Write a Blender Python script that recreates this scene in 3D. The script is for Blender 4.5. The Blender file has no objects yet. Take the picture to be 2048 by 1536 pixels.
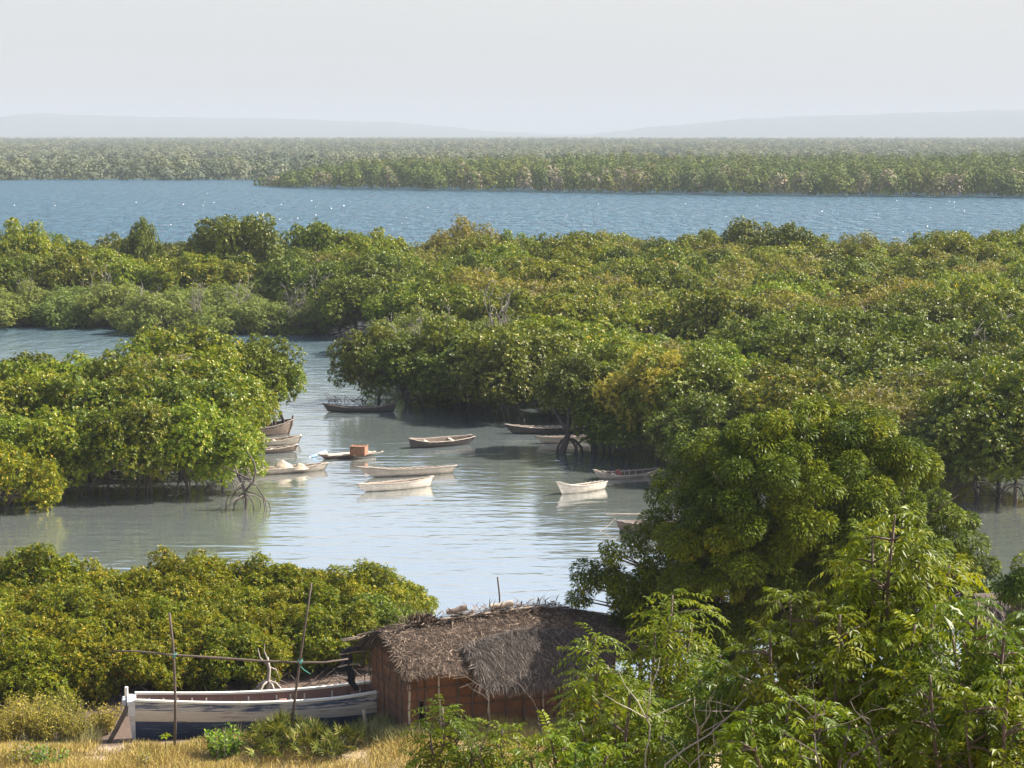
import bpy, math, random
import numpy as np
from mathutils import Vector, Matrix, noise as mnoise

rs = np.random.default_rng(7)
R = random.Random(11)
scene = bpy.context.scene
COL = scene.collection

# ------------------------------------------------------------------ camera
F = 4000.0                      # focal length in pixels of the 2048 wide photograph
CAMZ = 15.0
PITCH = math.atan((768 - 262) / F)
cam_d = bpy.data.cameras.new('camera')
cam_d.sensor_width = 36
cam_d.lens = 36 * F / 2048
cam_d.clip_start = 0.5
cam_d.clip_end = 20000
cam = bpy.data.objects.new('camera', cam_d)
COL.objects.link(cam)
cam.location = (0, 0, CAMZ)
cam.rotation_euler = (math.pi / 2 - PITCH, 0, 0)
scene.camera = cam
CP, SP = math.cos(PITCH), math.sin(PITCH)

def ray(px, py):
    u, v = px - 1024, 768 - py
    return Vector((u, F * CP + v * SP, -F * SP + v * CP))

def P(px, py, z=0.0):           # where a line of sight meets the level z
    d = ray(px, py)
    return Vector((0, 0, CAMZ)) + d * ((z - CAMZ) / d.z)

def PD(px, py, y):              # where a line of sight meets the distance y
    d = ray(px, py)
    return Vector((0, 0, CAMZ)) + d * (y / d.y)

def proj(x, y, z):
    dz = z - CAMZ
    f = y * CP - dz * SP
    v = y * SP + dz * CP
    return 1024 + F * x / f, 768 - F * v / f

# ------------------------------------------------------------------ tags
def tag(o, label=None, cat=None, group=None, kind=None):
    if label: o['label'] = label
    if cat: o['category'] = cat
    if group: o['group'] = group
    if kind: o['kind'] = kind
    return o

def empty(name, loc, label, cat, group=None, rz=0.0, scale=1.0):
    o = bpy.data.objects.new(name, None)
    COL.objects.link(o)
    o.location = loc
    o.rotation_euler = (0, 0, rz)
    o.scale = (scale,) * 3 if not isinstance(scale, tuple) else scale
    return tag(o, label, cat, group)

def link(name, me, parent=None):
    o = bpy.data.objects.new(name, me)
    COL.objects.link(o)
    if parent: o.parent = parent
    return o

# ------------------------------------------------------------------ mesh builders
class MB:
    """collects shapes of one mesh"""
    def __init__(s):
        s.v = []; s.f = []; s.m = []; s.n = 0
    def add(s, verts, faces, mi=0):
        s.v.extend([tuple(p) for p in verts])
        for f in faces:
            s.f.append([i + s.n for i in f]); s.m.append(mi)
        s.n += len(verts)
    def tube(s, pts, rad, n=6, mi=0, cap=True):
        pts = [Vector(p) for p in pts]
        if not hasattr(rad, '__len__'): rad = [rad] * len(pts)
        vs = []; k = len(pts)
        up = Vector((0.13, 0.31, 0.94))
        for i, p in enumerate(pts):
            d = (pts[min(i + 1, k - 1)] - pts[max(i - 1, 0)])
            if d.length < 1e-6: d = Vector((0, 0, 1))
            d.normalize()
            a = d.cross(up)
            if a.length < 0.1: a = d.cross(Vector((1, 0, 0)))
            a.normalize(); b = d.cross(a)
            for j in range(n):
                t = 2 * math.pi * j / n
                vs.append(p + (a * math.cos(t) + b * math.sin(t)) * rad[i])
        fs = []
        for i in range(k - 1):
            for j in range(n):
                fs.append([i * n + j, i * n + (j + 1) % n, (i + 1) * n + (j + 1) % n, (i + 1) * n + j])
        if cap:
            fs.append(list(range(n))[::-1]); fs.append([(k - 1) * n + j for j in range(n)])
        s.add(vs, fs, mi)
    def box(s, c, size, M=None, mi=0, bev=0.0):
        hx, hy, hz = [q / 2 for q in size]
        c = Vector(c)
        if bev > 0:
            pts = []
            for sx in (-1, 1):
                for sy in (-1, 1):
                    for sz in (-1, 1):
                        for ax in range(3):
                            q = [sx * hx, sy * hy, sz * hz]
                            for k in range(3):
                                if k != ax: q[k] -= math.copysign(bev, q[k])
                            pts.append(Vector(q))
            import bmesh
            bm = bmesh.new()
            for p in pts: bm.verts.new(p)
            r = bmesh.ops.convex_hull(bm, input=bm.verts[:])
            bm.verts.ensure_lookup_table(); bm.verts.index_update()
            vs = [v.co.copy() for v in bm.verts]; fs = [[v.index for v in f.verts] for f in bm.faces]
            bm.free()
        else:
            vs = [Vector((sx * hx, sy * hy, sz * hz)) for sx in (-1, 1) for sy in (-1, 1) for sz in (-1, 1)]
            fs = [[0, 1, 3, 2], [4, 6, 7, 5], [0, 4, 5, 1], [2, 3, 7, 6], [0, 2, 6, 4], [1, 5, 7, 3]]
        if M is not None: vs = [M @ v for v in vs]
        s.add([v + c for v in vs], fs, mi)
    def mesh(s, name, mats, smooth=False):
        me = bpy.data.meshes.new(name)
        me.from_pydata(s.v, [], s.f)
        for m in (mats if isinstance(mats, (list, tuple)) else [mats]): me.materials.append(m)
        me.polygons.foreach_set('material_index', s.m)
        if smooth: me.polygons.foreach_set('use_smooth', [True] * len(s.f))
        me.update()
        return me
    def build(s, name, mats, parent=None, smooth=False):
        return link(name, s.mesh(name, mats, smooth), parent)

def quad_mesh(name, V, rnd, mat, tint=None, smooth=False, vpf=4):
    """V: (N*vpf,3) array of N separate quads"""
    V = np.asarray(V, dtype=np.float32).reshape(-1, 3)
    N = len(V) // vpf
    me = bpy.data.meshes.new(name)
    me.vertices.add(len(V)); me.vertices.foreach_set('co', V.ravel())
    me.loops.add(len(V)); me.loops.foreach_set('vertex_index', np.arange(len(V), dtype=np.int32))
    me.polygons.add(N); me.polygons.foreach_set('loop_start', np.arange(N, dtype=np.int32) * vpf)
    me.update(calc_edges=True)
    a = me.attributes.new('rnd', 'FLOAT', 'FACE'); a.data.foreach_set('value', np.asarray(rnd, dtype=np.float32))
    if tint is not None:
        a = me.attributes.new('tint', 'FLOAT', 'FACE'); a.data.foreach_set('value', np.asarray(tint, dtype=np.float32))
    me.materials.append(mat)
    return me

def nrm(a):
    return a / np.maximum(np.linalg.norm(a, axis=-1, keepdims=True), 1e-9)

def leaf_quads(base, d, nor, L, W, droop=0.15, wide=0.55):
    """rhombic leaf blades; returns (N,4,3)"""
    d = nrm(d)
    side = nrm(np.cross(d, nor))
    L = L[:, None]; W = W[:, None]
    mid = base + d * L * wide
    tip = base + d * L
    tip[:, 2] -= droop * L[:, 0]
    return np.stack([base, mid + side * W * 0.5, tip, mid - side * W * 0.5], axis=1)

def folded_leaf(base, d, nor, L, W, droop=0.2, fold=0.18):
    """two-faced leaf folded along the midrib and curved: returns (2N,4,3)"""
    d = nrm(d); side = nrm(np.cross(d, nor)); up = nrm(np.cross(side, d))
    L = L[:, None]; W = W[:, None]
    z = np.array([[0, 0, -1.0]])
    m1 = base + d * L * 0.5 + z * L * droop * 0.22
    tip = base + d * L * 0.97 + z * L * droop
    a = m1 + side * W * 0.5 + up * W * fold
    b = m1 - side * W * 0.5 + up * W * fold
    l = np.stack([base, a, tip, m1], axis=1)
    r = np.stack([base, m1, tip, b], axis=1)
    return np.concatenate([l, r], axis=0)

def rand_dirs(n, up=0.0, r=rs):
    v = r.normal(size=(n, 3)); v = nrm(v)
    v[:, 2] += up
    return nrm(v)

# ------------------------------------------------------------------ materials
def new_mat(name):
    m = bpy.data.materials.new(name); m.use_nodes = True
    nt = m.node_tree
    b = nt.nodes['Principled BSDF']
    return m, nt, b, nt.nodes['Material Output']

def N(nt, t, **kw):
    n = nt.nodes.new(t)
    for k, v in kw.items():
        if k.startswith('i_'):
            n.inputs[k[2:].replace('_', ' ')].default_value = v
        else: setattr(n, k, v)
    return n

def ramp(nt, src, stops, interp='LINEAR'):
    r = nt.nodes.new('ShaderNodeValToRGB')
    e = r.color_ramp.elements
    while len(e) < len(stops): e.new(0.5)
    for i, (p, c) in enumerate(stops):
        e[i].position = p
        e[i].color = (c[0], c[1], c[2], 1) if hasattr(c, '__len__') else (c, c, c, 1)
    r.color_ramp.interpolation = interp
    nt.links.new(src, r.inputs['Fac'])
    return r.outputs['Color']

def mixc(nt, fac, a, b, mode='MIX'):
    m = nt.nodes.new('ShaderNodeMix'); m.data_type = 'RGBA'; m.blend_type = mode
    for s, v in ((m.inputs[0], fac), (m.inputs[6], a), (m.inputs[7], b)):
        if isinstance(v, (int, float)): s.default_value = v
        elif isinstance(v, tuple): s.default_value = (v[0], v[1], v[2], 1)
        else: nt.links.new(v, s)
    return m.outputs[2]

def math_n(nt, op, a, b=None, clamp=False):
    m = nt.nodes.new('ShaderNodeMath'); m.operation = op; m.use_clamp = clamp
    for s, v in ((m.inputs[0], a), (m.inputs[1], b)):
        if v is None: continue
        if isinstance(v, (int, float)): s.default_value = v
        else: nt.links.new(v, s)
    return m.outputs[0]

def noise_t(nt, vec, scale, detail=4, rough=0.55, dist=0.0):
    n = nt.nodes.new('ShaderNodeTexNoise')
    n.inputs['Scale'].default_value = scale; n.inputs['Detail'].default_value = detail
    n.inputs['Roughness'].default_value = rough; n.inputs['Distortion'].default_value = dist
    if vec is not None: nt.links.new(vec, n.inputs['Vector'])
    return n.outputs['Fac']

def mapping(nt, scale=(1, 1, 1), coord='Object'):
    t = nt.nodes.new('ShaderNodeTexCoord'); m = nt.nodes.new('ShaderNodeMapping')
    m.inputs['Scale'].default_value = scale
    nt.links.new(t.outputs[coord], m.inputs['Vector'])
    return m.outputs['Vector']

def leaf_mat(name, stops, rough=0.4, transl=0.28, spec=0.36, objvar=0.25, tstops=None):
    m, nt, b, out = new_mat(name)
    a = N(nt, 'ShaderNodeAttribute', attribute_name='rnd')
    c = ramp(nt, a.outputs['Fac'], stops)
    if tstops:
        t = N(nt, 'ShaderNodeAttribute', attribute_name='tint')
        c = mixc(nt, 1.0, c, ramp(nt, t.outputs['Fac'], tstops), 'MULTIPLY')
    oi = N(nt, 'ShaderNodeObjectInfo')
    h = N(nt, 'ShaderNodeHueSaturation')
    hv = math_n(nt, 'MULTIPLY_ADD', oi.outputs['Random'], 0.034); hv.node.inputs[2].default_value = 0.475
    wn = N(nt, 'ShaderNodeTexWhiteNoise', noise_dimensions='1D')
    nt.links.new(oi.outputs['Random'], wn.inputs['W'])
    vv = math_n(nt, 'MULTIPLY_ADD', wn.outputs['Value'], objvar * 2); vv.node.inputs[2].default_value = 1 - objvar
    nt.links.new(hv, h.inputs['Hue']); nt.links.new(vv, h.inputs['Value'])
    nt.links.new(c, h.inputs['Color'])
    nt.links.new(h.outputs[0], b.inputs['Base Color'])
    b.inputs['Roughness'].default_value = rough
    b.inputs['Specular IOR Level'].default_value = spec
    tr = N(nt, 'ShaderNodeBsdfTranslucent')
    nt.links.new(mixc(nt, 1.0, h.outputs[0], (1.5, 1.45, 0.55), 'MULTIPLY'), tr.inputs['Color'])
    mx = N(nt, 'ShaderNodeMixShader'); mx.inputs[0].default_value = transl
    nt.links.new(b.outputs[0], mx.inputs[1]); nt.links.new(tr.outputs[0], mx.inputs[2])
    nt.links.new(mx.outputs[0], out.inputs['Surface'])
    return m

def wood_mat(name, pale, dark, scale=(1.2, 14, 14), stain=None, stain_h=0.1, rough=0.85, bump=0.3, amount=0.5):
    m, nt, b, out = new_mat(name)
    v = mapping(nt, scale)
    n1 = noise_t(nt, v, 1.0, 6, 0.65)
    v2 = mapping(nt, (1, 1, 1))
    n2 = noise_t(nt, v2, 2.8, 7, 0.68)
    c = mixc(nt, ramp(nt, n1, [(0.35, 0.0), (0.5 + 0.25 * (1 - amount), 0.55), (0.8, 1.0)]), dark, pale)
    c = mixc(nt, ramp(nt, n2, [(0.46, 0.0), (0.62, 0.85)]), c, tuple(0.42 * p + 0.2 * q for p, q in zip(pale, dark)))
    if stain:
        t = nt.nodes.new('ShaderNodeTexCoord'); s = nt.nodes.new('ShaderNodeSeparateXYZ')
        nt.links.new(t.outputs['Object'], s.inputs[0])
        zz = math_n(nt, 'ADD', s.outputs['Z'], math_n(nt, 'MULTIPLY', n2, -0.12))
        c = mixc(nt, ramp(nt, zz, [(0.0, 1.0), (max(stain_h, 0.02), 0.0)]), c, stain)
    nt.links.new(c, b.inputs['Base Color'])
    b.inputs['Roughness'].default_value = rough
    bp = N(nt, 'ShaderNodeBump'); bp.inputs['Strength'].default_value = bump; bp.inputs['Distance'].default_value = 0.02
    nt.links.new(n1, bp.inputs['Height']); nt.links.new(bp.outputs[0], b.inputs['Normal'])
    return m

def plain_mat(name, col, rough=0.8, var=0.35, scale=6.0, col2=None):
    m, nt, b, out = new_mat(name)
    v = mapping(nt)
    n1 = noise_t(nt, v, scale, 5, 0.65)
    c2 = col2 or tuple(q * (1 - var) for q in col)
    nt.links.new(mixc(nt, ramp(nt, n1, [(0.35, 0.0), (0.65, 1.0)]), c2, col), b.inputs['Base Color'])
    b.inputs['Roughness'].default_value = rough
    bp = N(nt, 'ShaderNodeBump'); bp.inputs['Strength'].default_value = 0.4; bp.inputs['Distance'].default_value = 0.02
    nt.links.new(n1, bp.inputs['Height']); nt.links.new(bp.outputs[0], b.inputs['Normal'])
    return m

def strip_mat(name, stops, rough=0.8):
    m, nt, b, out = new_mat(name)
    a = N(nt, 'ShaderNodeAttribute', attribute_name='rnd')
    nt.links.new(ramp(nt, a.outputs['Fac'], stops), b.inputs['Base Color'])
    b.inputs['Roughness'].default_value = 0.85
    b.inputs['Specular IOR Level'].default_value = 0.15
    return m

M = {}
M['glossy'] = leaf_mat('glossy_mangrove_leaf', [(0.0, (0.038, 0.066, 0.003)), (0.45, (0.096, 0.140, 0.005)), (0.8, (0.175, 0.200, 0.008)), (0.958, (0.27, 0.22, 0.012)), (0.962, (0.50, 0.44, 0.13)), (0.985, (0.62, 0.56, 0.22)), (1.0, (0.46, 0.26, 0.02))], rough=0.42, transl=0.28, spec=0.2, objvar=0.26)  # top stops: pale yellow leaves that also stand in for sun glints
M['dark'] = leaf_mat('dark_mangrove_leaf', [(0.0, (0.030, 0.050, 0.003)), (0.5, (0.076, 0.106, 0.005)), (0.9, (0.140, 0.165, 0.009)), (0.957, (0.15, 0.17, 0.01)), (0.965, (0.42, 0.42, 0.14)), (1.0, (0.5, 0.46, 0.2))], rough=0.44, transl=0.25, spec=0.2, objvar=0.26)  # brightest stops imitate sun glints as pale leaves
M['grey'] = leaf_mat('grey_green_mangrove_leaf', [(0.0, (0.075, 0.105, 0.022)), (0.5, (0.135, 0.180, 0.036)), (0.9, (0.215, 0.250, 0.060)), (1.0, (0.27, 0.26, 0.09))], rough=0.5, transl=0.25, spec=0.14, objvar=0.12)
M['olive'] = leaf_mat('olive_leaf', [(0.0, (0.155, 0.160, 0.020)), (0.5, (0.270, 0.268, 0.034)), (1.0, (0.38, 0.36, 0.060))], rough=0.55, transl=0.3, objvar=0.08, spec=0.12)
M['brown'] = leaf_mat('brownish_mangrove_leaf', [(0.0, (0.080, 0.090, 0.012)), (0.5, (0.155, 0.165, 0.018)), (0.85, (0.215, 0.185, 0.035)), (1.0, (0.28, 0.20, 0.08))], rough=0.5, transl=0.22, spec=0.14)
M['shrub'] = leaf_mat('mangrove_shrub_leaf', [(0.0, (0.036, 0.060, 0.003)), (0.4, (0.095, 0.128, 0.004)), (0.75, (0.180, 0.188, 0.006)), (0.957, (0.28, 0.22, 0.008)), (0.965, (0.50, 0.44, 0.10)), (1.0, (0.46, 0.27, 0.015))], rough=0.45, transl=0.3, objvar=0.18, spec=0.14)  # upper stops: yellowed leaves, paled to read as glints
M['neem'] = leaf_mat('neem_leaf', [(0.0, (0.020, 0.042, 0.002)), (0.5, (0.055, 0.096, 0.004)), (0.9, (0.145, 0.185, 0.007)), (1.0, (0.24, 0.22, 0.015))], rough=0.42, transl=0.10, objvar=0.0, spec=0.07)
M['sapling'] = leaf_mat('young_neem_leaf', [(0.0, (0.030, 0.058, 0.002)), (0.5, (0.080, 0.122, 0.004)), (0.85, (0.180, 0.200, 0.006)), (1.0, (0.32, 0.27, 0.010))], rough=0.40, transl=0.33, spec=0.14, objvar=0.10)
M['bush'] = leaf_mat('low_bush_leaf', [(0.0, (0.11, 0.12, 0.016)), (0.5, (0.21, 0.20, 0.03)), (1.0, (0.36, 0.31, 0.06))], rough=0.5, transl=0.3, objvar=0.12, spec=0.12)
M['herb'] = leaf_mat('herb_leaf', [(0.0, (0.05, 0.11, 0.008)), (0.6, (0.11, 0.20, 0.014)), (1.0, (0.22, 0.28, 0.03))], rough=0.45, transl=0.35, objvar=0.12, spec=0.14)
M['palm'] = leaf_mat('fan_palm_leaf', [(0.0, (0.055, 0.072, 0.010)), (0.6, (0.115, 0.135, 0.022)), (0.9, (0.19, 0.185, 0.05)), (1.0, (0.34, 0.27, 0.12))], rough=0.45, transl=0.2, objvar=0.12, spec=0.14)
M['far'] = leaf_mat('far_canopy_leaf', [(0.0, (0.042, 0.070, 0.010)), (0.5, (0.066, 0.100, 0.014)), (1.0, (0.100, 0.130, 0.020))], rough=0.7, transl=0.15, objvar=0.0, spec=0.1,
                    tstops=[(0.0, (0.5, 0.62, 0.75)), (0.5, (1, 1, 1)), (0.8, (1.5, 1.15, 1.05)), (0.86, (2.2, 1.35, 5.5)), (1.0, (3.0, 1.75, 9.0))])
M['drygrass'] = strip_mat('dry_grass_blade', [(0.0, (0.20, 0.15, 0.04)), (0.5, (0.42, 0.31, 0.09)), (0.85, (0.56, 0.43, 0.16)), (1.0, (0.24, 0.24, 0.05))])
M['greygrass'] = strip_mat('green_grass_blade', [(0.0, (0.12, 0.13, 0.04)), (0.6, (0.24, 0.23, 0.09)), (1.0, (0.42, 0.35, 0.18))])
M['thatch'] = strip_mat('thatch_strip', [(0.0, (0.026, 0.018, 0.013)), (0.35, (0.062, 0.043, 0.031)), (0.75, (0.112, 0.080, 0.058)), (1.0, (0.30, 0.23, 0.175))], rough=0.5)
M['thatch_grey'] = strip_mat('grey_thatch_strip', [(0.0, (0.024, 0.019, 0.016)), (0.4, (0.055, 0.045, 0.038)), (0.8, (0.095, 0.079, 0.067)), (1.0, (0.24, 0.20, 0.17))], rough=0.5)
M['thatch_base'] = plain_mat('thatch_under_layer', (0.10, 0.075, 0.055), var=0.5, scale=20)
M['bark'] = wood_mat('mangrove_bark', (0.15, 0.12, 0.098), (0.05, 0.04, 0.034), scale=(4, 4, 2))
M['darkbark'] = wood_mat('dark_wet_bark', (0.10, 0.08, 0.07), (0.03, 0.025, 0.022), scale=(4, 4, 2))
M['paletwig'] = wood_mat('pale_dead_twig', (0.46, 0.41, 0.36), (0.24, 0.20, 0.17), scale=(4, 4, 2))
M['greytwig'] = wood_mat('grey_dead_twig', (0.27, 0.24, 0.21), (0.13, 0.11, 0.095), scale=(4, 4, 2))
M['redbark'] = wood_mat('sapling_bark', (0.16, 0.11, 0.085), (0.07, 0.05, 0.04), scale=(8, 8, 3))
M['pole'] = wood_mat('weathered_pole', (0.15, 0.11, 0.085), (0.055, 0.042, 0.034), scale=(9, 9, 9))
M['palepole'] = wood_mat('pale_stick', (0.52, 0.44, 0.34), (0.30, 0.24, 0.18), scale=(9, 9, 9))
M['canoe_pale'] = wood_mat('pale_canoe_wood', (0.56, 0.50, 0.41), (0.27, 0.22, 0.17), stain=(0.085, 0.07, 0.05), stain_h=0.13)
M['canoe_white'] = wood_mat('bleached_canoe_wood', (0.70, 0.65, 0.56), (0.40, 0.34, 0.27), stain=(0.13, 0.105, 0.075), stain_h=0.10, amount=0.7)
M['canoe_brown'] = wood_mat('brown_canoe_wood', (0.27, 0.20, 0.15), (0.09, 0.065, 0.05), stain=(0.035, 0.028, 0.024), stain_h=0.16)
M['canoe_dark'] = wood_mat('dark_canoe_wood', (0.085, 0.072, 0.065), (0.030, 0.026, 0.024), stain=(0.018, 0.016, 0.015), stain_h=0.12)
M['canoe_inner'] = wood_mat('canoe_inside', (0.22, 0.16, 0.12), (0.08, 0.06, 0.05))
M['rim_pale'] = wood_mat('pale_gunwale', (0.62, 0.55, 0.45), (0.34, 0.27, 0.21), scale=(3, 14, 14))
M['rim_grey'] = wood_mat('grey_gunwale', (0.27, 0.23, 0.20), (0.12, 0.10, 0.09), scale=(3, 14, 14))

# ------------------------------------------------------------------ world, sun, view
SUN_EL = math.radians(44); SUN_AZ = math.radians(75)    # azimuth clockwise from the view direction
w = bpy.data.worlds.new('World'); scene.world = w; w.use_nodes = True
nt = w.node_tree
sky = nt.nodes.new('ShaderNodeTexSky'); sky.sky_type = 'NISHITA'; sky.sun_disc = False
sky.sun_elevation = SUN_EL; sky.sun_rotation = SUN_AZ
sky.altitude = 0; sky.air_density = 1.0; sky.dust_density = 3.0; sky.ozone_density = 1.0
bg = nt.nodes['Background']; bg.inputs['Strength'].default_value = 0.098
hs_ = nt.nodes.new('ShaderNodeHueSaturation'); hs_.inputs['Saturation'].default_value = 0.9
nt.links.new(sky.outputs[0], hs_.inputs['Color']); 
tcw = nt.nodes.new('ShaderNodeTexCoord'); spw = nt.nodes.new('ShaderNodeSeparateXYZ'); nt.links.new(tcw.outputs['Generated'], spw.inputs[0])
veil = nt.nodes.new('ShaderNodeMapRange'); veil.interpolation_type = 'SMOOTHSTEP'
veil.inputs['From Min'].default_value = 0.10; veil.inputs['From Max'].default_value = 0.27; veil.inputs['To Min'].default_value = 0.88; veil.inputs['To Max'].default_value = 0.0
nt.links.new(spw.outputs['Z'], veil.inputs['Value'])
nv = noise_t(nt, None, 3.0, 4, 0.5); mpw = nt.nodes.new('ShaderNodeMapping'); mpw.inputs['Scale'].default_value = (1, 1, 7); nt.links.new(tcw.outputs['Generated'], mpw.inputs['Vector']); nt.links.new(mpw.outputs[0], nv.node.inputs['Vector'])
vc = mixc(nt, nv, (2.72, 2.74, 2.78), (2.97, 2.95, 2.94))
nt.links.new(mixc(nt, veil.outputs[0], hs_.outputs[0], vc), bg.inputs['Color'])
sd = bpy.data.lights.new('sun', 'SUN'); sd.energy = 5.0; sd.angle = math.radians(0.5); sd.color = (1.0, 0.93, 0.82)
so = bpy.data.objects.new('sun', sd); COL.objects.link(so)
sdir = Vector((math.sin(SUN_AZ) * math.cos(SUN_EL), math.cos(SUN_AZ) * math.cos(SUN_EL), math.sin(SUN_EL)))
so.rotation_euler = sdir.to_track_quat('Z', 'Y').to_euler()
so.location = (60, 40, 60)
vs_ = scene.view_settings
scene.display_settings.display_device = 'sRGB'
vs_.view_transform = 'Standard'; vs_.look = 'None'; vs_.gamma = 1; vs_.exposure = 1.47
vs_.use_curve_mapping = False
cy = scene.cycles
cy.max_bounces = 6; cy.diffuse_bounces = 2; cy.glossy_bounces = 3; cy.transmission_bounces = 4; cy.transparent_max_bounces = 8
cy.volume_bounces = 0
cy.use_denoising = True
cy.sample_clamp_indirect = 4.0

# ------------------------------------------------------------------ ground
def shore_prof(x, y):
    """height of the land at a point"""
    if y < 40: z = 12.9 - 0.3 * y
    else: z = 0.9
    if y >= 40:
        t = 1 / (1 + math.exp(max(-60, min(60, -(x + 3.4) / 0.35))))            # 0 on the left mud, 1 at the open shore on the right
        zl = float(np.interp(y, [40, 45.5, 47.4, 48.6, 53, 60, 64, 68], [0.9, 0.58, 0.24, 0.10, 0.15, 0.08, -0.3, -0.9]))
        zr = float(np.interp(y, [40, 50, 51.5, 54, 58, 64], [0.9, 0.85, 0.5, -0.15, -0.8, -0.9]))
        z = zl * (1 - t) + zr * t
        if y > 610:
            z = float(np.interp(y, [610, 640, 2000, 4500, 9000], [-0.9, 0.3, 0.3, 0.5, 1.0]))
    z += 0.09 * mnoise.noise(Vector((x * 0.35, y * 0.35, 3.1))) + 0.03 * mnoise.noise(Vector((x * 1.3, y * 1.3, 7.1)))
    b = P(860, 806, 0)
    z += 1.25 * math.exp(-(((x - b.x) / 2.2) ** 2 + ((y - b.y - 1.0) / 1.6) ** 2))
    return z

ys = list(np.linspace(-60, 38, 40)) + list(np.linspace(38.4, 70, 110)) + list(np.linspace(71, 130, 60)) + list(np.geomspace(133, 700, 40)) + list(np.geomspace(720, 12600, 30))
us = np.linspace(-1, 1, 161)
V = []; Fc = []
for y in ys:
    hw = 45 + 0.55 * max(y, 0)
    for u in us:
        x = float(u) * hw
        V.append((x, y, shore_prof(x, y)))
nu = len(us)
for i in range(len(ys) - 1):
    for j in range(nu - 1):
        Fc.append((i * nu + j, i * nu + j + 1, (i + 1) * nu + j + 1, (i + 1) * nu + j))
gm, nt, b, out = new_mat('ground_soil')
v = mapping(nt)
n1 = noise_t(nt, v, 0.9, 6, 0.6); n2 = noise_t(nt, v, 9.0, 6, 0.7)
sand = mixc(nt, n2, (0.34, 0.26, 0.19), (0.50, 0.40, 0.31))
soil = mixc(nt, n2, (0.17, 0.125, 0.055), (0.31, 0.235, 0.11))
mud = mixc(nt, n2, (0.045, 0.030, 0.022), (0.13, 0.085, 0.062))
t = nt.nodes.new('ShaderNodeTexCoord'); sp = nt.nodes.new('ShaderNodeSeparateXYZ'); nt.links.new(t.outputs['Object'], sp.inputs[0])
land = mixc(nt, ramp(nt, n1, [(0.42, 0.0), (0.58, 1.0)]), soil, sand)
zz = math_n(nt, 'ADD', sp.outputs['Z'], math_n(nt, 'MULTIPLY', n1, 0.25))
c = mixc(nt, ramp(nt, zz, [(0.48, 1.0), (0.75, 0.0)]), land, mud)
far = ramp(nt, math_n(nt, 'DIVIDE', sp.outputs['Y'], 1000.0), [(0.54, 0.0), (0.56, 1.0)])
c = mixc(nt, far, c, (0.055, 0.065, 0.02))
nt.links.new(c, b.inputs['Base Color']); b.inputs['Roughness'].default_value = 0.95
bp = N(nt, 'ShaderNodeBump'); bp.inputs['Strength'].default_value = 0.6; bp.inputs['Distance'].default_value = 0.06
nt.links.new(n2, bp.inputs['Height']); nt.links.new(bp.outputs[0], b.inputs['Normal'])
me = bpy.data.meshes.new('ground'); me.from_pydata(V, [], Fc); me.materials.append(gm)
me.polygons.foreach_set('use_smooth', [True] * len(Fc)); me.update()
tag(link('ground', me), kind='structure')

def gz(x, y): return shore_prof(x, y)

# ------------------------------------------------------------------ water
wm, nt, b, out = new_mat('lagoon_water')
geo = nt.nodes.new('ShaderNodeNewGeometry'); sp = nt.nodes.new('ShaderNodeSeparateXYZ'); nt.links.new(geo.outputs['Position'], sp.inputs[0])
Y = sp.outputs['Y']
def wmap(sx, sy, rot=0.0):
    m = nt.nodes.new('ShaderNodeMapping'); m.inputs['Scale'].default_value = (sx, sy, 1); m.inputs['Rotation'].default_value = (0, 0, rot)
    nt.links.new(geo.outputs['Position'], m.inputs['Vector']); return m.outputs['Vector']
wind = ramp(nt, math_n(nt, 'DIVIDE', Y, 400.0), [(0.20, 0.0), (0.29, 0.10), (0.36, 0.42), (0.46, 0.8), (0.6, 1.0)])
rip = noise_t(nt, wmap(0.8, 1.7, 0.15), 1.0, 2, 0.5, 0.4)
swell = noise_t(nt, wmap(0.10, 0.75, 0.05), 1.0, 2, 0.5, 0.6)
chop = noise_t(nt, wmap(0.45, 0.16, -0.1), 1.0, 5, 0.6, 0.3)
patch = noise_t(nt, wmap(0.02, 0.05), 1.0, 3, 0.5)
ra = math_n(nt, 'MULTIPLY_ADD', wind, 0.10); ra.node.inputs[2].default_value = 0.028
h = math_n(nt, 'MULTIPLY', rip, ra)
h2 = math_n(nt, 'MULTIPLY', swell, 0.030)
h3 = math_n(nt, 'MULTIPLY', chop, math_n(nt, 'MULTIPLY', math_n(nt, 'POWER', wind, 2.0), 2.2))
hh = math_n(nt, 'ADD', math_n(nt, 'ADD', h, h2), h3)
bp = N(nt, 'ShaderNodeBump'); bp.inputs['Strength'].default_value = 1.0; bp.inputs['Distance'].default_value = 1.0
nt.links.new(hh, bp.inputs['Height'])
shal = mixc(nt, ramp(nt, patch, [(0.4, 0.0), (0.6, 1.0)]), (0.135, 0.150, 0.135), (0.155, 0.178, 0.175))
deep = mixc(nt, ramp(nt, patch, [(0.4, 0.0), (0.6, 1.0)]), (0.012, 0.055, 0.086), (0.015, 0.062, 0.094))
col = mixc(nt, ramp(nt, math_n(nt, 'DIVIDE', Y, 400.0), [(0.2, 0.0), (0.45, 1.0)]), shal, deep)
nt.nodes.remove(b)
df = N(nt, 'ShaderNodeBsdfDiffuse'); gl = N(nt, 'ShaderNodeBsdfGlossy'); fr = N(nt, 'ShaderNodeFresnel'); mx = N(nt, 'ShaderNodeMixShader')
fr.inputs['IOR'].default_value = 1.33
nt.links.new(col, df.inputs['Color']); gl.inputs['Color'].default_value = (0.97, 0.965, 0.955, 1)
for q in (df, gl, fr): nt.links.new(bp.outputs[0], q.inputs['Normal'])
ex = math_n(nt, 'MULTIPLY_ADD', wind, 2.3); ex.node.inputs[2].default_value = 0.27
nt.links.new(math_n(nt, 'POWER', fr.outputs[0], ex), mx.inputs[0])
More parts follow.
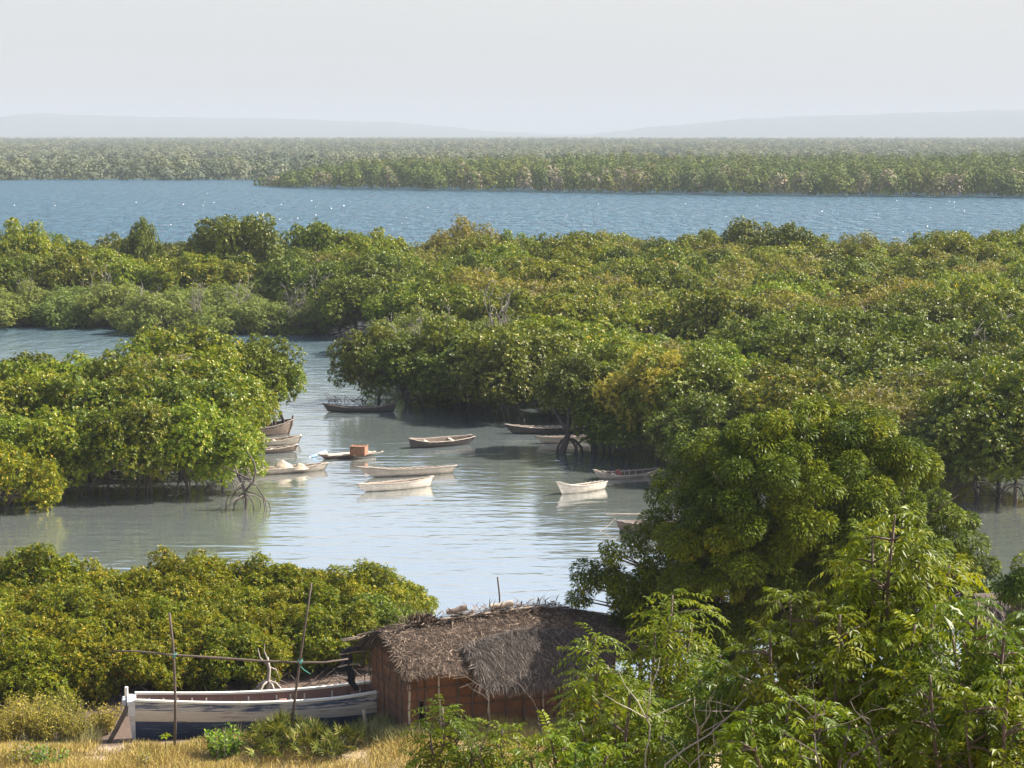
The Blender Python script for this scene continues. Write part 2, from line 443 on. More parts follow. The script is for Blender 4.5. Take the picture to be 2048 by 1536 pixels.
rr = math_n(nt, 'MULTIPLY_ADD', wind, 0.16); rr.node.inputs[2].default_value = 0.10
nt.links.new(rr, gl.inputs['Roughness'])
nt.links.new(df.outputs[0], mx.inputs[1]); nt.links.new(gl.outputs[0], mx.inputs[2]); nt.links.new(mx.outputs[0], out.inputs['Surface'])
me = bpy.data.meshes.new('water')
me.from_pydata([(-700, 44, 0), (700, 44, 0), (700, 1000, 0), (-700, 1000, 0)], [], [(0, 1, 2, 3)])
me.materials.append(wm)
tag(link('water', me), kind='structure')

# ------------------------------------------------------------------ hills
hm, nt, b, out = new_mat('hill_scrub')
v = mapping(nt); n1 = noise_t(nt, v, 0.01, 8, 0.7)
nt.links.new(mixc(nt, n1, (0.045, 0.065, 0.060), (0.085, 0.105, 0.090)), b.inputs['Base Color']); b.inputs['Roughness'].default_value = 1.0  # scrub tone lightened and blued to carry some of the haze
def hill(name, prof, D, depth, seed):
    xs = np.linspace(prof[0][0], prof[-1][0], 260)
    V = []; Fc = []; k = 9
    for i, px in enumerate(xs):
        py = np.interp(px, [p[0] for p in prof], [p[1] for p in prof])
        top = PD(px, py, D)
        for j in range(k):
            s = -1 + 2 * j / (k - 1)
            sh = math.cos(s * math.pi / 2) ** 0.8
            y = D + s * depth
            x = top.x * (1 + 0.0 * s)
            z = -8 + (top.z + 8) * sh + (5.0 * mnoise.noise(Vector((x * 0.008, y * 0.003, seed))) + 3.0 * mnoise.noise(Vector((x * 0.05, y * 0.02, seed)))) * sh
            V.append((x, y, z))
    for i in range(len(xs) - 1):
        for j in range(k - 1):
            Fc.append((i * k + j, (i + 1) * k + j, (i + 1) * k + j + 1, i * k + j + 1))
    me = bpy.data.meshes.new(name); me.from_pydata(V, [], Fc); me.materials.append(hm)
    me.polygons.foreach_set('use_smooth', [True] * len(Fc)); me.update()
    return tag(link(name, me), kind='structure')
hill('hills', [(-500, 262), (-200, 255), (0, 238), (60, 229), (110, 226), (200, 232), (330, 234), (600, 238), (800, 245), (950, 260), (1100, 268), (1250, 274)], 6600, 1000, 1.0)
hill('hills', [(1080, 276), (1180, 269), (1300, 254), (1420, 244), (1500, 237), (1700, 229), (1900, 222), (2048, 218), (2300, 216), (2600, 230)], 6100, 900, 5.0)

# ------------------------------------------------------------------ haze
bxm = bpy.data.materials.new('haze_air'); bxm.use_nodes = True
nt = bxm.node_tree; nt.nodes.clear()
o_ = nt.nodes.new('ShaderNodeOutputMaterial'); pv = nt.nodes.new('ShaderNodeVolumePrincipled')
pv.inputs['Color'].default_value = (0.475, 0.522, 0.58, 1)
pv.inputs['Density'].default_value = 0.00026
pv.inputs['Density Attribute'].default_value = ''
pv.inputs['Anisotropy'].default_value = 0.0
nt.links.new(pv.outputs[0], o_.inputs['Volume'])
mb = MB(); mb.box((0, 6400, 49.0), (15600, 13000, 106.0))
tag(mb.build('haze', bxm), kind='stuff')

# ------------------------------------------------------------------ far woods (one mass each)
def clump_crown(n, r):
    d = rand_dirs(n, 0.45)
    d[:, 2] = np.abs(d[:, 2]) * 1.0 - 0.15
    bump = 0.75 + 0.3 * r.random(n)
    return d * bump[:, None]

def far_mass(name, pts, nf, fsize, jit=0.28):
    """pts: list of (x,y,z,rx,rh,tint)"""
    VS = []; RN = []; TN = []
    for (x, y, z, rx, rh, ti) in pts:
        c = clump_crown(nf, rs)
        p = np.empty_like(c)
        p[:, 0] = x + c[:, 0] * rx; p[:, 1] = y + c[:, 1] * rx; p[:, 2] = z + rh * 0.13 + np.maximum(c[:, 2] + 0.15, -0.1) * rh * 0.82
        nor = nrm(c * np.array([1, 1, 1.2]) + rs.normal(size=c.shape) * jit)
        d = nrm(np.cross(nor, rs.normal(size=c.shape)))
        s = fsize * (0.6 + 0.8 * rs.random(nf))
        VS.append(leaf_quads(p - d * s[:, None] * 0.5, d, nor, s, s * 0.8, droop=0.0, wide=0.5))
        RN.append(rs.random(nf)); TN.append(np.full(nf, ti))
    return link(name, quad_mesh(name, np.concatenate(VS).reshape(-1, 3), np.concatenate(RN), M['far'], np.concatenate(TN)))

isl_px = [480, 510, 600, 700, 1000, 1400, 2048, 2400]
isl_py = [370.5, 372.5, 377, 379, 384, 391, 397, 400]
pts = []
D = 400.0
while D < 680:
    st = 3.6 + (D - 430) * 0.006
    for x in np.arange(-0.3 * D, 0.3 * D, st):
        xx = x + rs.uniform(-1.6, 1.6); yy = D + rs.uniform(-2, 2)
        px, _ = proj(xx, yy, 0)
        if px < 512: continue
        Df = P(px, float(np.interp(px, isl_px, isl_py)), 0).y
        Db = float(np.interp(px, [510, 560, 700, 850, 1100, 2100], [548, 580, 610, 630, 650, 660]))
        if yy < Df + 1.0 or yy > Db: continue
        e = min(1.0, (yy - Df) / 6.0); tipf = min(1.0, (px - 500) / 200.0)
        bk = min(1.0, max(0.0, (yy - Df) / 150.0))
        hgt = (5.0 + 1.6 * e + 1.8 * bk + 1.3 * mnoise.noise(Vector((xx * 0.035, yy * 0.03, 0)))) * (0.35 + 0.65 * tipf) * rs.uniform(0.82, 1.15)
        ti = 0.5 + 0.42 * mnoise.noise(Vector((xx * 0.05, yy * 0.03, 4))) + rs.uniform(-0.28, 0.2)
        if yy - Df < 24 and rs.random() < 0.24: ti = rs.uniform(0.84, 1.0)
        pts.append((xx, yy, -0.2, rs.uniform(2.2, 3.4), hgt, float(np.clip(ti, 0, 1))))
    D += 3.4 + (D - 400) * 0.016
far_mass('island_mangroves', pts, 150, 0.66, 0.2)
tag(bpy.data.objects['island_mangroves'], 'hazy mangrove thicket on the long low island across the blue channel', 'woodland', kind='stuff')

pts = []
D = 624.0
while D < 2700:
    if 740 < D < 1000: D = 1000.0
    for x in np.arange(-0.29 * D, 0.29 * D, 5.2 + D * 0.0012):
        xx = x + rs.uniform(-3, 3); yy = D + rs.uniform(-5, 5) + 4 * math.sin(x * 0.02)
        hgt = float(np.interp(yy, [622, 640, 740, 1000, 1300, 2700], [4.6, 6.6, 7.0, 4.8, 6.2, 7.2])) * rs.uniform(0.8, 1.12) + 1.2 * mnoise.noise(Vector((xx * 0.010, yy * 0.01, 9))) + (1.5 if rs.random() < 0.04 else 0)
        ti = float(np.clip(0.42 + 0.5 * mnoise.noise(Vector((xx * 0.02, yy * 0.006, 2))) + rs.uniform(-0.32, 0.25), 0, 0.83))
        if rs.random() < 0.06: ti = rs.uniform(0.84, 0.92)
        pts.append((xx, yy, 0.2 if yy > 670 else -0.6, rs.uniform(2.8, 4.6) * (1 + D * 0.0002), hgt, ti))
    D *= 1.018
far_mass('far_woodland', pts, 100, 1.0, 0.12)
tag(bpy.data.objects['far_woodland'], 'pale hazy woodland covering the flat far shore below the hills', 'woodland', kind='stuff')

sv = M['far'].copy(); sv.name = 'hazed_woodland_leaf'  # paler, greyer leaves put part of the haze into the colour
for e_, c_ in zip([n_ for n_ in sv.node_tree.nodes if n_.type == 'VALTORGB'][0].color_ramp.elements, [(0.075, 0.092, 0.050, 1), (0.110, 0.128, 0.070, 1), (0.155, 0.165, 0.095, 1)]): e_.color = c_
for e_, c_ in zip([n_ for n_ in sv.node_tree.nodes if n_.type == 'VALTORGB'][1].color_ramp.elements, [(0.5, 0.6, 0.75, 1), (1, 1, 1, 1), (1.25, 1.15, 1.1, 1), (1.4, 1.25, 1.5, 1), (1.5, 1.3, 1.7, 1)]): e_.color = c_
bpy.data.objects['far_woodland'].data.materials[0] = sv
# whitecaps on the channel
mb = MB()
for k in range(60):
    px = R.uniform(-40, 2090); py = R.choice([R.uniform(380, 440), R.uniform(400, 425), R.uniform(402, 470)])
    if px > 500 and py < 400: continue
    c = P(px, py, 0); L = R.uniform(0.06, 0.17) * (1.7 if R.random() < 0.08 else 1); W = L * R.uniform(0.8, 1.6); n = 9
    vs = [(c.x, c.y, 0.10 + 0.16 * W)]
    for j in range(n):
        a = 2 * math.pi * j / n; q = R.uniform(0.6, 1.1)
        vs.append((c.x + math.cos(a) * L * q, c.y + math.sin(a) * W * q, -0.02))
    mb.add(vs, [(0, 1 + j, 1 + (j + 1) % n) for j in range(n)])
fm, nt, b, out = new_mat('sea_foam'); b.inputs['Base Color'].default_value = (0.8, 0.82, 0.83, 1); b.inputs['Roughness'].default_value = 0.7
tag(mb.build('whitecaps', fm, smooth=True), 'small white crests of foam scattered over the blue channel', 'foam', kind='stuff')

# ------------------------------------------------------------------ mangrove prototypes
def crown_mesh(name, r, lobes, n_ros, leafL, leafW, mat, per=6, inner=0.15, upb=0.35, spread=(40, 85)):
    """lobes: list of (centre, radii)"""
    C = np.array([l[0] for l in lobes], float); A = np.array([l[1] for l in lobes], float)
    area = (A[:, 0] * A[:, 1] + A[:, 0] * A[:, 2] + A[:, 1] * A[:, 2]); pr = area / area.sum()
    li = r.choice(len(lobes), size=int(n_ros * 1.7), p=pr)
    d = rand_dirs(len(li), 0.25, r)
    rad = np.where(r.random(len(li)) < inner, r.uniform(0.35, 0.8, len(li)), r.uniform(0.76, 1.14, len(li)))
    # gaps and bumps over each lobe
    ph = np.sin(d[:, 0] * 5 + li * 1.7) * np.sin(d[:, 1] * 5 + li * 2.3) * np.sin(d[:, 2] * 6 + li)
    rad = rad * (1 + 0.14 * ph)
    p = C[li] + d * A[li] * rad[:, None]
    # drop what lies deep inside another lobe
    keep = np.ones(len(p), bool)
    for k in range(len(lobes)):
        q = np.linalg.norm((p - C[k]) / A[k], axis=1)
        keep &= ~((q < 0.62) & (li != k) & (r.random(len(p)) < 0.85))
    p = p[keep][:n_ros]; d = d[keep][:n_ros]; li = li[keep][:n_ros]
    n = len(p)
    ax = nrm(d * 0.75 + np.array([0, 0, upb]) + r.normal(size=d.shape) * 0.35)
    P_, D_, N_, RN = [], [], [], []
    e1 = nrm(np.cross(ax, r.normal(size=ax.shape))); e2 = np.cross(ax, e1)
    tone = r.random(n)
    for k in range(per):
        a = 2 * math.pi * (k / per) + r.uniform(-0.4, 0.4, n)
        s = np.radians(r.uniform(spread[0], spread[1], n))
        dd = ax * np.cos(s)[:, None] + (e1 * np.cos(a)[:, None] + e2 * np.sin(a)[:, None]) * np.sin(s)[:, None]
        P_.append(p + ax * r.uniform(-0.04, 0.03, n)[:, None]); D_.append(dd); N_.append(ax + r.normal(size=ax.shape) * 0.25)
        rn = 0.55 * tone + 0.45 * r.random(n)
        odd = r.random(n) < 0.03  # few leaves take the top colours: yellow leaves doubling as glints
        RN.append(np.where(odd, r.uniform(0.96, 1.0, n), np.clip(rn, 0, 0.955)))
    P_ = np.concatenate(P_); D_ = np.concatenate(D_); N_ = np.concatenate(N_)
    L = leafL * r.uniform(0.7, 1.25, len(P_)); W = leafW * r.uniform(0.75, 1.2, len(P_))
    return quad_mesh(name, leaf_quads(P_, D_, N_, L, W).reshape(-1, 3), np.concatenate(RN), mat)

def wob(a, b, n, amp, r):
    a = Vector(a); b = Vector(b)
    out = []
    for i in range(n + 1):
        t = i / n
        p = a.lerp(b, t)
        s = amp * math.sin(math.pi * t)
        out.append(p + Vector((r.uniform(-s, s), r.uniform(-s, s), r.uniform(-s, s) * 0.5)))
    return out

def limb_mesh(name, r, lobes, base_z, fork_z, r0, mat, lean=(0, 0), twigs=0, twigmat=None):
    mb = MB()
    fork = Vector((lean[0], lean[1], fork_z))
    mb.tube(wob((0, 0, base_z), fork, 4, 0.12, r), [r0 * 1.15, r0, r0 * 0.9, r0 * 0.85, r0 * 0.8], 7)
    for c, a in lobes:
        tip = Vector(c) + Vector((0, 0, a[2] * 0.5))
        pl = wob(fork, tip, 5, 0.28, r)
        mb.tube(pl, [r0 * q for q in (0.6, 0.5, 0.4, 0.3, 0.2, 0.08)], 5)
        for k in range(twigs):
            s = pl[R.randint(2, 5)]
            e = Vector(c) + Vector((r.uniform(-1, 1) * a[0], r.uniform(-1, 1) * a[1], r.uniform(-0.3, 1.05) * a[2]))
            mb.tube(wob(s, e, 3, 0.15, r), [r0 * 0.2, r0 * 0.15, r0 * 0.1, r0 * 0.05], 4, 1 if twigmat else 0)
    return mb.mesh(name, [mat, twigmat] if twigmat else mat, True)

def root_mesh(name, r, n, h, rad, mat, drop=-0.6, th=0.028):
    mb = MB()
    for k in range(n):
        a = 2 * math.pi * k / n + r.uniform(-0.4, 0.4)
        hh = h * r.uniform(0.55, 1.1); rr = rad * r.uniform(0.6, 1.15)
        pts = []
        for i in range(7):
            t = i / 6
            q = rr * (1 - (1 - t) ** 1.7)
            z = hh + (drop - hh) * t ** 2.2
            pts.append((math.cos(a) * q + r.uniform(-.03, .03), math.sin(a) * q + r.uniform(-.03, .03), z))
        mb.tube(pts, [th * 1.2, th * 1.1, th, th, th * 0.9, th * 0.8, th * 0.7], 5)
    return mb.mesh(name, mat, True)

def make_lobes(r, n, rx, z0, z1, size, fall=0.34):
    """a broad uneven canopy of clumps with lower clumps round its edge"""
    L = [((0, 0, z0 + (z1 - z0) * 0.45), (rx * 0.62, rx * 0.62, (z1 - z0) * 0.34))]
    for k in range(int(n * 1.5)):
        a = 2.399 * k + r.uniform(-0.5, 0.5); q = math.sqrt((k + 0.5) / (n * 1.5))
        rr = rx * 0.90 * q * r.uniform(0.85, 1.1)
        s = size * r.uniform(0.45, 0.95)
        zt = z1 - (z1 - z0) * (fall * q ** 2 * r.uniform(0.5, 1.3) + r.uniform(0.0, 0.26))
        L.append(((math.cos(a) * rr, math.sin(a) * rr, max(z0 + s * 0.3, zt - s * 0.8)), (s, s, s * r.uniform(0.75, 1.2))))
    for k in range(9):
        a = 0.7 * k + r.uniform(-0.3, 0.3); s = size * r.uniform(0.55, 0.9); rr = rx * r.uniform(0.6, 0.9)
        L.append(((math.cos(a) * rr, math.sin(a) * rr, z0 + (z1 - z0) * r.uniform(0.12, 0.5)), (s, s, s * 0.9)))
    return L

PROTO = {}
def proto(kind, idx, seed, n, rx, z0, z1, size, ros, lL, lW, mat, fall=0.34, fork=1.2, r0=0.11, per=6, bark='bark', roots=0, twigs=0, inner=0.15, upb=0.35, twigmat=None, root_mat='bark'):
    r = np.random.default_rng(seed); rr = random.Random(seed)
    lobes = make_lobes(rr, n, rx, z0, z1, size, fall)
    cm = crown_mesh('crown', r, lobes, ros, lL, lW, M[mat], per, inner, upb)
    tm = limb_mesh('trunk', rr, lobes, -0.7, fork, r0, M[bark], (rr.uniform(-.3, .3), rr.uniform(-.3, .3)), twigs, M[twigmat] if twigmat else None)
    rm = root_mesh('prop_root', rr, roots, fork * 0.9, 1.3, M[root_mat]) if roots else None
    PROTO.setdefault(kind, []).append((cm, tm, rm, z1, rx))

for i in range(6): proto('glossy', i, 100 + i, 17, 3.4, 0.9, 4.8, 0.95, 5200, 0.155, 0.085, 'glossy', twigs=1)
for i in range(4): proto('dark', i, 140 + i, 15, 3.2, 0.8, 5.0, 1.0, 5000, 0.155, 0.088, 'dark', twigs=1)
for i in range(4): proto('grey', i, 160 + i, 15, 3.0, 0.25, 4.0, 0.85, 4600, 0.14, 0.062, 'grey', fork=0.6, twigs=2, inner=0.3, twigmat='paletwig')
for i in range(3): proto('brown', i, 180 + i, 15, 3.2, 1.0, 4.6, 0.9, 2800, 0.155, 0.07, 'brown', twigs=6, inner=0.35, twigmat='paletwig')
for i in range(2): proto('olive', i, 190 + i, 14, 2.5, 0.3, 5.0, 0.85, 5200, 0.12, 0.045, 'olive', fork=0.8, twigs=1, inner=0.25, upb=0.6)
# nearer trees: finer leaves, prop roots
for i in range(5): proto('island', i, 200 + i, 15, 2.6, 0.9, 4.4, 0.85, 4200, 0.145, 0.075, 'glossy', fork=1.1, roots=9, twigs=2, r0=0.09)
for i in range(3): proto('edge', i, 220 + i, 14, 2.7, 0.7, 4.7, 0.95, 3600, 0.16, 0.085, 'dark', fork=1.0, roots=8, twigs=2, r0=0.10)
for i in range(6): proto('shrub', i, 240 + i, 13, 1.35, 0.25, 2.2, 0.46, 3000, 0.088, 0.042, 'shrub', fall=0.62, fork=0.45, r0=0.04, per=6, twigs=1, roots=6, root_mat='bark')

def bare_proto(i):
    rr = random.Random(300 + i); mb = MB()
    for k in range(9):
        a = rr.uniform(0, 6.28); q = rr.uniform(0.5, 1.6)
        tip = (math.cos(a) * q, math.sin(a) * q, rr.uniform(3.2, 5.2))
        pl = wob((0, 0, -0.5), tip, 6, 0.35, rr)
        mb.tube(pl, [0.07, 0.065, 0.055, 0.045, 0.035, 0.025, 0.01], 5)
        for j in range(7):
            s = pl[rr.randint(3, 6)]
            e = s + Vector((rr.uniform(-.8, .8), rr.uniform(-.8, .8), rr.uniform(0.2, 0.9)))
            mb.tube(wob(s, e, 3, 0.12, rr), [0.025, 0.02, 0.014, 0.007], 4)
    return mb.mesh('branch', M['greytwig'], True)
BARE = [bare_proto(i) for i in range(3)]

count_kind = {}
def place(kind, x, y, label, group, s=1.0, hs=1.0, rz=None, base=0.0, name='mangrove_tree', cat='tree', i=None, roots=True):
    pr = PROTO[kind]
    if i is None: i = count_kind.get(kind, 0); count_kind[kind] = i + 1
    cm, tm, rm, z1, rx = pr[i % len(pr)]
    rz = R.uniform(0, 6.28) if rz is None else rz
    t = empty(name, (x, y, base), label, cat, group, rz, (s, s, s * hs))
    link('crown', cm, t); tk = link('trunk', tm, t)
    if rm and roots: link('prop_root', rm, tk)
    return t

ORD = ['', 'first', 'second', 'third', 'fourth', 'fifth', 'sixth', 'seventh', 'eighth', 'ninth', 'tenth', 'eleventh', 'twelfth', 'thirteenth',
       'fourteenth', 'fifteenth', 'sixteenth', 'seventeenth', 'eighteenth', 'nineteenth']
TENS = {20: ('twentieth', 'twenty'), 30: ('thirtieth', 'thirty'), 40: ('fortieth', 'forty')}
def ordw(n):
    if n < 20: return ORD[n]
    a, b_ = TENS[n // 10 * 10]
    return a if n % 10 == 0 else b_ + '-' + ORD[n % 10]

# ------------------------------------------------------------------ the forest behind the lagoon
LOOK = {'glossy': 'glossy yellowish mangrove', 'dark': 'deep green mangrove', 'grey': 'greyish bushy mangrove', 'brown': 'brownish twiggy mangrove'}
fr_px = [-400, 200, 560, 662, 690, 780, 870, 1000, 1090, 1150, 1205, 1310, 1420, 1600, 1940, 2500]
fr_py = [667, 671, 675, 680, 797, 806, 810, 832, 846, 850, 905, 930, 985, 1008, 1010, 1016]
GF = 'mangroves packed in the forest behind the lagoon'
items = []
D = 82.0; row = 0
while D < 186:
    st = 4.3
    off = R.uniform(0, st)
    x = -0.275 * D - off
    while x < 0.275 * D + 3:
        xx = x + R.uniform(-1.1, 1.1); yy = D + R.uniform(-1.2, 1.2)
        px, _ = proj(xx, yy, 0)
        Df = P(px, float(np.interp(px, fr_px, fr_py)), 0).y
        ok = yy > Df + 2.2
        if 655 < px < 815 and yy < 142.5: ok = False
        if yy > 181 + 4 * math.sin(xx * 0.15): ok = False
        if px > 2048 + 2.6 * F / yy or px < -2.6 * F / yy: ok = False
        if ok:
            nz = mnoise.noise(Vector((xx * 0.06, yy * 0.045, 1.7)))
            nb = mnoise.noise(Vector((xx * 0.09, yy * 0.07, 8.2)))
            e = yy - Df
            k = 'glossy'
            if nz > 0.20: k = 'dark'
            elif nb > 0.26: k = 'brown'
            elif nb < -0.24: k = 'grey'
            if R.random() < 0.22: k = R.choice(['glossy', 'dark', 'grey', 'brown', 'dark'])
            hs = R.uniform(0.88, 1.14); s = R.uniform(0.85, 1.14)
            if px < 660:
                if e < 12: k = 'grey'; s = R.uniform(1.0, 1.2); hs = R.uniform(0.75, 0.95)
                else:
                    k = 'dark' if nz > -0.05 else 'glossy'
                    s = R.uniform(1.0, 1.15); hs = R.uniform(0.9, 1.08) if yy < 166 else R.uniform(0.95, 1.12)
                    if yy > 172 and nb > 0.0: k = 'brown'
            elif yy > 150:
                s = R.uniform(1.0, 1.2); hs = R.uniform(0.92, 1.14) * (1.0 if yy < 165 else 1.07)
                if yy > 170 and nb > 0.05: k = 'brown'
            elif px < 1000 and e < 22 and nb < 0.1: k = 'grey'
            items.append([row, xx, yy, k, s, hs, px, e])
        x += st
    D += 4.2; row += 1
items.sort(key=lambda q: (q[0], q[1]))
rows = {}
for it in items: rows.setdefault(it[0], []).append(it)
nrow = len(rows)
rowname = {}
keys = sorted(rows)
for n, k in enumerate(keys):
    back = nrow - n
    rowname[k] = 'the last forest row, against the channel' if back == 1 else f'the {ordw(back)} forest row from the channel'
for k in keys:
    for n, (rw, xx, yy, kd, s, hs, px, e) in enumerate(rows[k]):
        lab = f'{LOOK[kd]}, {ordw(n + 1)} from left in {rowname[k]}'
        place(kd, xx, yy, lab, GF, s, hs, base=-0.6 if kd == 'grey' else 0.0)

# trees that stand out along the edge and the skyline
def special(kind, px, y, label, s=1.0, hs=1.0, group=None, dz=0.0, **kw):
    c = PD(px, 700, y)
    return place(kind, c.x, y, label, group, s, hs, base=dz, **kw)
SK = 'tall mangroves along the skyline of the forest'
special('dark', 468, 168, 'broad dark round-topped mangrove standing highest on the left of the forest skyline', 1.3, 1.34, SK)
special('dark', 290, 170, 'small slender round crown poking above the skyline left of the broad dark tree', 0.62, 2.45, SK)
special('glossy', 45, 171, 'yellow-green mangrove with two humps on the skyline at the left edge', 1.15, 1.38, SK)
special('glossy', 635, 171, 'rounded light green mangrove on the skyline right of the broad dark tree', 1.15, 1.36, SK)
special('brown', 930, 176, 'brown twiggy mangrove making the highest hump in the middle of the skyline', 1.3, 1.28, SK)
special('glossy', 1020, 178, 'small leafy crown just right of the brown hump on the skyline', 0.9, 1.45, SK)
special('glossy', 1890, 176, 'yellow-green mangrove humped over the blue water near the right of the skyline', 1.15, 1.2, SK)
special('glossy', 2035, 174, 'mangrove humped on the skyline at the right edge', 1.2, 1.2, SK)
EG = 'mangroves leaning over the lagoon from the forest edge'
special('edge', 762, 110.5, 'dark mangrove at the left tip of the promontory, its boughs drooping to the water', 0.98, 1.0, EG)
special('edge', 812, 109, 'mangrove over the right end of the dark canoe on the promontory', 0.9, 0.95, EG)
special('edge', 880, 110, 'dark mangrove with an open arch under its crown behind the mud bank', 1.05, 1.0, EG)
special('edge', 935, 107.5, 'dark mangrove right of the mud bank with leaves close to the water', 1.0, 0.95, EG)
special('edge', 1010, 104, 'low shaded mangrove just left of the long dark canoe', 0.95, 0.95, EG)
special('edge', 1150, 93.6, 'mangrove on one thick dark leaning trunk standing in the lagoon beside two canoes', 0.74, 1.0, EG, dz=1.25, roots=False)
special('edge', 1222, 93.4, 'dark mangrove on splayed prop roots between the leaning trunk and the olive tree', 0.85, 1.0, EG, dz=0.4)
special('edge', 1262, 91.5, 'dark low mangrove in the shade left of the olive tree', 0.8, 0.8, EG)
special('olive', 1318, 91.0, 'pale olive feathery tree behind the ribbed boat, lighter than all around it', 1.0, 1.0, EG)
special('edge', 1405, 86, 'dark mangrove partly hidden by the top of the big neem', 0.9, 0.9, EG)
special('olive', 1905, 88.0, 'dull olive feathery tree among green mangroves right of the big neem', 0.85, 0.85, EG)
special('edge', 1880, 82.5, 'shaded mangrove just right of the upper part of the big neem', 0.85, 0.9, EG)
special('edge', 1962, 81.2, 'dark mangrove with a pale trunk at the water right of the neem', 0.95, 0.95, EG)
special('edge', 2040, 81.2, 'dark mangrove hanging over the water at the right edge of the view', 0.95, 0.95, EG)
for i, (px, y, s, lab) in enumerate([(992, 122, 1.0, 'bare whitish dead tree above the round boat in the middle of the forest'), (1965, 106, 0.95, 'bare grey dead tree near the right edge of the forest'),
        (815, 112.5, 0.85, 'bare grey dead stems among the promontory mangroves'), (1170, 128, 0.8, 'bare grey dead tree above the leaning trunk mangrove'),
        (200, 158, 0.8, 'thin grey dead stems in the low bank at the left of the forest'), (1470, 118, 0.8, 'bare dead branches in the canopy above the big neem'), (1720, 124, 0.75, 'bare pale branches in the canopy right of the neem top'),
        (60, 157, 0.7, 'thin grey dead stems at the left end of the low bank'), (300, 149, 0.65, 'small grey dead stems in the low bank above the islet crest'), (395, 148.5, 0.7, 'grey dead stems in the low bank left of its middle'), (480, 150, 0.75, 'grey dead stems in the low bank near its middle'),
        (590, 148, 0.7, 'grey dead stems near the right end of the low bank'), (640, 149, 0.8, 'grey dead stems at the right end of the low bank beside the promontory'), (880, 119, 0.8, 'bare grey dead branches behind the promontory arch'), (1090, 140, 0.8, 'bare dead branches deep in the middle of the forest'), (1290, 112, 0.7, 'bare dead branches in the canopy above the olive tree'), (1590, 140, 0.8, 'bare dead branches far back on the right of the forest'), (1840, 132, 0.8, 'bare dead branches in the canopy near the right edge, far back')]):
    c = PD(px, 700, y)
    t = empty('dead_tree', (c.x, y, 0.2), lab, 'dead tree', 'bare dead trees in the forest', R.uniform(0, 6), s)
    link('branch', BARE[i % 3], t)

# the thick leaning trunk in the lagoon
def lagoon_trunk(px, py, h, lean, roots, label, r0):
    c = P(px, py, 0)
    mb = MB(); rr = random.Random(px)
    mb.tube([(0, 0, -0.5), (lean * 0.1, 0, 0.1), (lean * 0.35, 0, 0.5), (lean * 0.6, 0.05, 0.95), (lean * 0.7, 0.1, h)], [r0 * 1.5, r0 * 1.25, r0, r0 * 0.85, r0 * 0.5], 8)
    mb.tube([(lean * 0.6, 0.05, 0.9), (lean * 0.2, 0.1, 1.35), (-0.5 * abs(lean) - 0.2, 0.1, 2.3)], [r0 * 0.6, r0 * 0.5, r0 * 0.25], 6)
    for (ax, bx) in roots:
        mb.tube([(lean * 0.5, 0, 0.75), (lean * 0.5 + ax * 0.5, 0.06, 0.62), (lean * 0.5 + ax * 0.85, 0.1, 0.3), (lean * 0.5 + ax, 0.12 * bx, -0.5)], [r0 * 0.5, r0 * 0.45, r0 * 0.42, r0 * 0.35], 6)
    t = empty('leaning_mangrove', (c.x, c.y, 0), label, 'tree')
    mb.build('trunk', M['darkbark'], t, True)
lagoon_trunk(1122, 908, 2.2, 0.55, [(0.8, 1), (0.5, -1), (-0.5, 1)], 'thick black leaning mangrove trunk standing in the lagoon in front of a canoe', 0.15)
lagoon_trunk(1188, 905, 1.6, -0.15, [(-0.9, 1), (0.6, -1), (0.9, 1)], 'splayed black mangrove roots in the lagoon right of the leaning trunk', 0.11)

